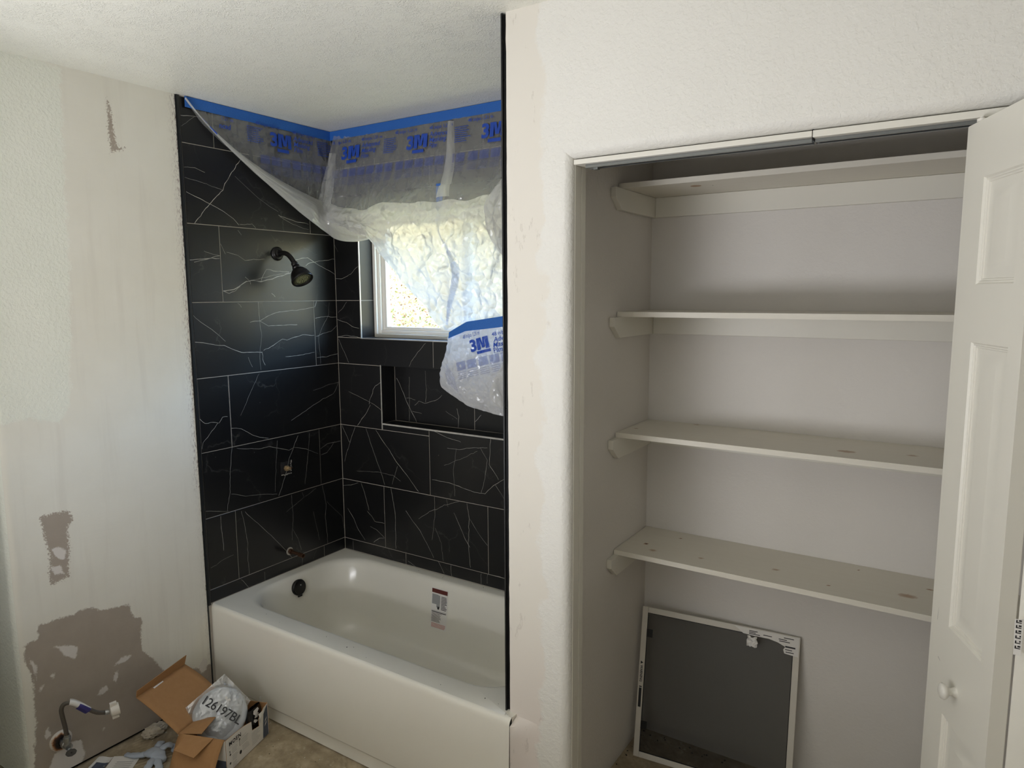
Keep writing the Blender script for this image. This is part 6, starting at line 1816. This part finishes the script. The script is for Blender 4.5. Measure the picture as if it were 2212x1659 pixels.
# end flap folded outwards and down
nf = -nin_ad
def EF(s, v):
    o = BA + Zv * hB + ad * (0.02 + 0.96 * s)
    ang = math.radians(24 + 34 * v)
    return o + nf * (0.092 * v) * math.cos(math.radians(30)) * 0.80 + Zv * (0.004 - 0.105 * v * math.sin(ang) - 0.012 * v) - ad * 0.04 * v * (s - 0.5)
mb = MB(); mb.grid(lambda a, b: EF(a, b), 8, 8); ef = mb.build('end_flap', M['card'], smooth=60, recalc=False); md = ef.modifiers.new('solid', 'SOLIDIFY'); md.thickness = 0.0022; bch.append(ef)
mb = MB(); e0, e1 = EF(0.28, 0.03) + Zv * 0.006 + nf * 0.004, EF(0.80, 0.0) + Zv * 0.008
mb.quad([EF(0.22, 0.02) + Zv * 0.005 + nf * 0.003, EF(0.80, 0.02) + Zv * 0.005 + nf * 0.003, EF(0.86, 0.50) + nf * 0.030 + Zv * 0.020, EF(0.40, 0.62) + nf * 0.026 + Zv * 0.018]); tb_ = mb.build('end_tab', M['card'], recalc=False); md = tb_.modifiers.new('solid', 'SOLIDIFY'); md.thickness = 0.002; bch.append(tb_)
reparent(bch, box)

# ------------------------------------------------------------------ bagged round trim plate lying in the box
pc = Vector((0.340, -0.974, 0.132)); pn = Vector((0.66, -0.50, 0.56)).normalized()
pu_ = Vector((0, 0, 1)); pu_ = (pu_ - pn * pu_.dot(pn)).normalized(); pr_ = pu_.cross(pn)
bg = empty('bagged_trim_plate', tuple(pc), 'round grey trim plate in a clear plastic bag lettered 126197BL', 'plate')
gch = []
R0 = 0.097
def BG(x, y, d=0.0):
    return pc + pr_ * x + pu_ * y + pn * d
rings = []
for rr_, dd in ((0.35, -0.020), (0.80, -0.018), (0.96, -0.010), (1.0, -0.002), (0.985, 0.004), (0.93, 0.0075), (0.86, 0.009), (0.5, 0.010)):
    rings.append([BG(R0 * rr_ * math.cos(2 * PI * k / 60) * (1 + 0.035 * noise.noise(Vector((math.cos(2 * PI * k / 60) * 2, math.sin(2 * PI * k / 60) * 2, 1)))), R0 * rr_ * math.sin(2 * PI * k / 60) * (1 + 0.05 * noise.noise(Vector((math.cos(2 * PI * k / 60) * 2, math.sin(2 * PI * k / 60) * 2, 4)))), dd + 0.002 * noise.noise(Vector((k * 0.3, rr_ * 3, 2)))) for k in range(60)])
mb = MB(); mb.loops(rings, 0, True, True); gch.append(mb.build('trim_plate', M['foam'], smooth=50))
# bag: a square envelope turned on its corner, pinched round the plate
ca, sa = math.cos(math.radians(-38)), math.sin(math.radians(-38))
def bagf(side):
    def f(u, v):
        e = max(abs(u - 0.5), abs(v - 0.5)) * 2
        Lc, Bc, Rc, Tc = Vector((-0.158, 0.020)), Vector((0.010, -0.112)), Vector((0.108, 0.030)), Vector((0.018, 0.142))
        q2 = (Lc * (1 - u) + Bc * u) * (1 - v) + (Tc * (1 - u) + Rc * u) * v
        x, y = q2.x, q2.y
        k = max(0.0, 1 - (math.hypot(x, y) / 0.106) ** 4)
        z = side * (0.0155 * k + 0.0012) + 0.004 * noise.noise(Vector((u * 5, v * 5, side))) * (1 - k) + 0.0035 * ridge(u * 9 + v * 4, v * 8 - u * 3, side * 2.0) * (1 - e * 0.6) * (0.25 + 0.75 * (1 - k)) - 0.018 * max(0, e - 0.7)
        return BG(x, y, z - (0.004 if side < 0 else 0))
    return f
mb = MB(); mb.grid(bagf(1), 70, 70); gch.append(mb.build('bag', M['bag'], smooth=180, recalc=False))
mb = MB(); mb.grid(bagf(-1), 40, 40); gch.append(mb.build('bag', M['bag'], smooth=180, recalc=False))
ta = math.radians(-38)
def tx(x, y):
    X, Y = x - 0.084, y - 0.010
    return BG(X * math.cos(ta) - Y * math.sin(ta) + 0.004, X * math.sin(ta) + Y * math.cos(ta) + 0.010, 0.0195)
mb = MB(); lettering(mb, '126197BL', 0.0440, tx, bold=0.0002, spacing=0.93)
gch.append(mb.build('number_print', M['black_ink'], recalc=False))
mb = MB()
for q in ([(0.018, 0.052), (0.022, 0.060), (0.030, 0.052), (0.026, 0.047), (0.036, 0.049), (0.040, 0.041), (0.028, 0.040), (0.024, 0.034), (0.026, 0.042)],):
    mb.quad([BG(x, y, 0.0185) for x, y in q])
gch.append(mb.build('torn_sticker', M['paper'], recalc=False))
reparent(gch, bg)

# black bag with white print, standing beside the plate in the box
kb_ = empty('black_parts_bag', (0.43, -0.89, 0.06), 'black plastic parts bag with white print standing in the carton', 'bag')
o0 = Vector((0.416, -0.905, 0.010)); fu = Vector((0.030, 0.085, 0.0)); 
def kf(u, v):
    a = 2 * PI * u
    c = o0 + Vector((-0.012, 0.030, 0)) + Zv * (0.122 * v)
    r1, r2 = 0.046 * (1 - 0.25 * v ** 3), 0.020 * (1 - 0.85 * v ** 2) + 0.002
    w1 = U; w2 = -nin_ab
    n = 0.004 * ridge(u * 8, v * 5, 3.0)
    return c + w1 * (r1 * math.cos(a)) + w2 * ((r2 + n) * math.sin(a))
mb = MB(); mb.grid(kf, 40, 26, wrap_u=True); kch = [mb.build('bag', M['black_bag'], smooth=180)]
mb = MB(); random.seed(2)
def kp(u, v):
    p = kf(u, v); return p - nin_ab * 0.003 + Zv * 0.001
for q in ([(0.33, 0.95), (0.22, 0.97), (0.20, 0.90), (0.25, 0.84), (0.22, 0.78), (0.27, 0.70), (0.33, 0.72), (0.31, 0.80), (0.345, 0.86)], [(0.345, 0.70), (0.30, 0.66), (0.27, 0.60), (0.33, 0.58), (0.36, 0.64)]):
    mb.quad([kp(a, b) for a, b in q])
kch.append(mb.build('white_print', M['paper'], recalc=False))
mb = MB(); mb.grid(lambda a, b: kf(0.05 + 0.1 * a, 1.0) + Vector((0.004 * a, 0.012 * a, 0.022 * b + 0.004 * a)), 4, 4); kch.append(mb.build('bag_corner', M['bag'], smooth=180, recalc=False))
reparent(kch, kb_)

# ------------------------------------------------------------------ litter on the floor
def crumple(name, c, rx, ry, rz, seed, mat, label, cat, n=26):
    mb = MB()
    def f(u, v):
        a, b = 2 * PI * u, PI * v
        d = Vector((math.cos(a) * math.sin(b), math.sin(a) * math.sin(b), math.cos(b)))
        k = 1 + 0.34 * ridge(d.x * 2.2 + seed, d.y * 2.2, d.z * 2.2) * 0.8 + 0.25 * noise.noise(d * 3.5 + Vector((seed, 0, 0)))
        z = c[2] + rz * (0.55 + d.z * k * 0.6)
        return Vector((c[0] + d.x * rx * k, c[1] + d.y * ry * k, max(0.0015, z)))
    mb.grid(f, n, n // 2 + 4, wrap_u=True)
    return tag(mb.build(name, mat, smooth=35), label, cat)
crumple('paper_wad', (0.050, -1.070, 0.0), 0.028, 0.040, 0.032, 3.3, M['crumple'], 'crumpled stained paper towel against the wall base', 'paper')
# inside-out latex glove: a limp palm with a few fingers
gl = empty('latex_glove', (0.20, -1.17, 0.0), 'limp pale blue latex glove lying beside the carton', 'glove')
lc = []
def limp(pts, r, flat=0.45):
    p = spline3(pts, 22)
    mb = MB(); rings = []
    for i, q in enumerate(p):
        tt = (p[min(i + 1, 22)] - p[max(i - 1, 0)]).normalized(); n = tt.cross(Zv).normalized()
        R = r * (0.75 + 0.25 * math.sin(PI * min(1, i / 22 * 1.15 + 0.1))) * (1 + 0.18 * noise.noise(Vector((i * 0.35, r * 300, 1)))) * (0.35 if i == 22 else 1)
        rings.append([Vector((0, 0, 1)) * 0 + q + n * R * math.cos(2 * PI * k / 14) + Zv * (R * flat * math.sin(2 * PI * k / 14) * (1 + 0.25 * noise.noise(Vector((i * .5, k * .6, 2))))) for k in range(14)])
    for ring in rings:
        for v in ring:
            v.z = max(v.z, 0.0012)
    mb.loops(rings, 0, True, True)
    return mb
mb = limp([(0.150, -1.148, 0.012), (0.178, -1.150, 0.024), (0.212, -1.150, 0.026), (0.245, -1.160, 0.014)], 0.030); lc.append(mb.build('palm', M['glove'], smooth=60))
for k, pts in enumerate([[(0.170, -1.160, 0.018), (0.140, -1.182, 0.014), (0.108, -1.196, 0.010), (0.085, -1.200, 0.008)], [(0.185, -1.140, 0.026), (0.170, -1.118, 0.034), (0.160, -1.104, 0.026), (0.150, -1.112, 0.012)], [(0.200, -1.140, 0.028), (0.205, -1.108, 0.036), (0.215, -1.090, 0.024), (0.222, -1.098, 0.010)], [(0.225, -1.165, 0.022), (0.262, -1.176, 0.018), (0.290, -1.196, 0.014), (0.276, -1.215, 0.008)], [(0.215, -1.170, 0.022), (0.235, -1.196, 0.020), (0.246, -1.222, 0.014), (0.238, -1.240, 0.008)]]):
    lc.append(limp(pts, 0.0135, 0.6).build('finger', M['glove'], smooth=60))
reparent(lc, gl)
# instruction sheets
def paper_sheet(name, pts, label, prints):
    r = empty(name, pts[0], label, 'paper')
    a, b, c, d = map(Vector, pts)
    def f(u, v, h=0.0):
        p = (a * (1 - u) + b * u) * (1 - v) + (d * (1 - u) + c * u) * v
        return p + Zv * (0.002 + 0.003 * (noise.noise(Vector((u * 2, v * 2, a.x * 9))) + 0.6) + h)
    mb = MB(); mb.grid(f, 12, 12); ch = [mb.build('sheet', M['paper'], smooth=60, recalc=False)]
    for nm, mt, rects in prints:
        mb = MB()
        for (u0, u1, v0, v1) in rects:
            mb.grid(lambda x, y: f(u0 + (u1 - u0) * x, v0 + (v1 - v0) * y, 0.0006), 6, 3)
        ch.append(mb.build(nm, M[mt], recalc=False))
    reparent(ch, r)
paper_sheet('photo_leaflet', [(0.008, -1.258, 0), (0.055, -1.230, 0), (0.17, -1.40, 0), (0.11, -1.44, 0)], 'leaflet with a dark picture on the floor by the wall', [('picture_print', 'greyprint', [(0.22, 1.0, 0.16, 0.62)]), ('picture_bars', 'grey_ink', [(0.3, 0.9, 0.42, 0.45), (0.55, 0.95, 0.24, 0.27)])])  # dark picture crossed by paler grey bars
paper_sheet('instruction_sheet', [(0.055, -1.228, 0.001), (0.135, -1.168, 0.001), (0.26, -1.33, 0.001), (0.18, -1.39, 0.001)], 'white printed instruction sheet lying beside the glove', [('text_print', 'grey_ink', [(0.25, 0.85, 0.16 + 0.055 * k, 0.175 + 0.055 * k) for k in range(10)])])
# ridges of old mortar and scattered chips
mb = MB()
def mr(u, v):
    x = 0.012 + 0.26 * u; y = -1.30 + 0.36 * v
    w = max(0.0, min(1, 6 * u, 6 * (1 - u), 5 * v, 5 * (1 - v)))
    ph = (x * 0.72 + y * -0.28) * 480 + 2.5 * noise.noise(Vector((x * 7, y * 7, 1)))
    m = max(0.0, min(1.0, 0.75 + 1.6 * noise.noise(Vector((x * 6, y * 6, 5)))))
    return Vector((x, y, 0.0004 + w * m * (0.0014 + 0.0026 * (0.5 + 0.5 * math.sin(ph)))))
mb.grid(mr, 150, 110)
tag(mb.build('mortar_ridges', M['floor'], smooth=180, recalc=False), 'combed ridges of old mortar on the floor by the wall', 'mortar', kind='stuff')
mb = MB()
def mr2(u, v):
    x = 0.50 + 0.40 * u; y = -1.12 + 0.30 * v
    dd = math.hypot((u - 0.5) * 2, (v - 0.5) * 2) + 0.45 * noise.noise(Vector((x * 9, y * 9, 3)))
    m = max(0.0, min(1, (0.85 - dd) * 6))
    return Vector((x, y, -0.0004 + m * (0.0035 + 0.002 * ridge(x * 40 + y * 14, y * 24, 1.0))))
mb.grid(mr2, 110, 90)
tag(mb.build('mortar_patch', M['floor'], smooth=180, recalc=False), 'rough flake of mortar on the floor in front of the tub', 'mortar', kind='stuff')
mb = MB(); random.seed(31)
for k in range(90):
    x, y = random.uniform(0.02, 0.95), random.uniform(-1.30, -0.80)
    s = random.uniform(0.0012, 0.005); a = random.uniform(0, PI)
    if abs((Vector((x, y, 0)) - (BA + BC) / 2).length) < 0.14:
        continue
    mb.obox((x, y, 0.0005), (s * math.cos(a), s * math.sin(a), 0), (-s * 0.5 * math.sin(a), s * 0.5 * math.cos(a), 0), (0, 0, s * 0.5), 0 if random.random() < 0.6 else 1)
tag(mb.build('floor_chips', [M['chips'], M['speck']]), 'white and dark chips scattered over the subfloor', 'debris', kind='stuff')
# dirt line where the closet wall meets the floor
mb = MB(); random.seed(77)
for k in range(40):
    if k < 15:
        x, y = CL + random.uniform(0.0, 0.012), random.uniform(-0.64, -0.04)
    else:
        x, y = random.uniform(CL, 2.3), CB - random.uniform(0.0, 0.03)
    s = random.uniform(0.002, 0.007); a = random.uniform(0, PI)
    mb.obox((x, y, 0.0), (s * math.cos(a), s * math.sin(a), 0), (-0.5 * s * math.sin(a), 0.5 * s * math.cos(a), 0), (0, 0, s * 0.5))
tag(mb.build('closet_dirt', M['speck']), 'dark dirt crumbs along the closet wall base', 'debris', kind='stuff')

# print too small to pick apart stays joined
for o in bpy.data.objects:
    n = o.name.split('.')[0]
    if o.type == 'MESH' and o.parent is not None and n in ('label_print', 'size_print', 'name_print', 'fine_print', 'box_print', 'text_print', 'picture_print', 'tag_print', 'label_warning'):
        o['kind'] = 'stuff'
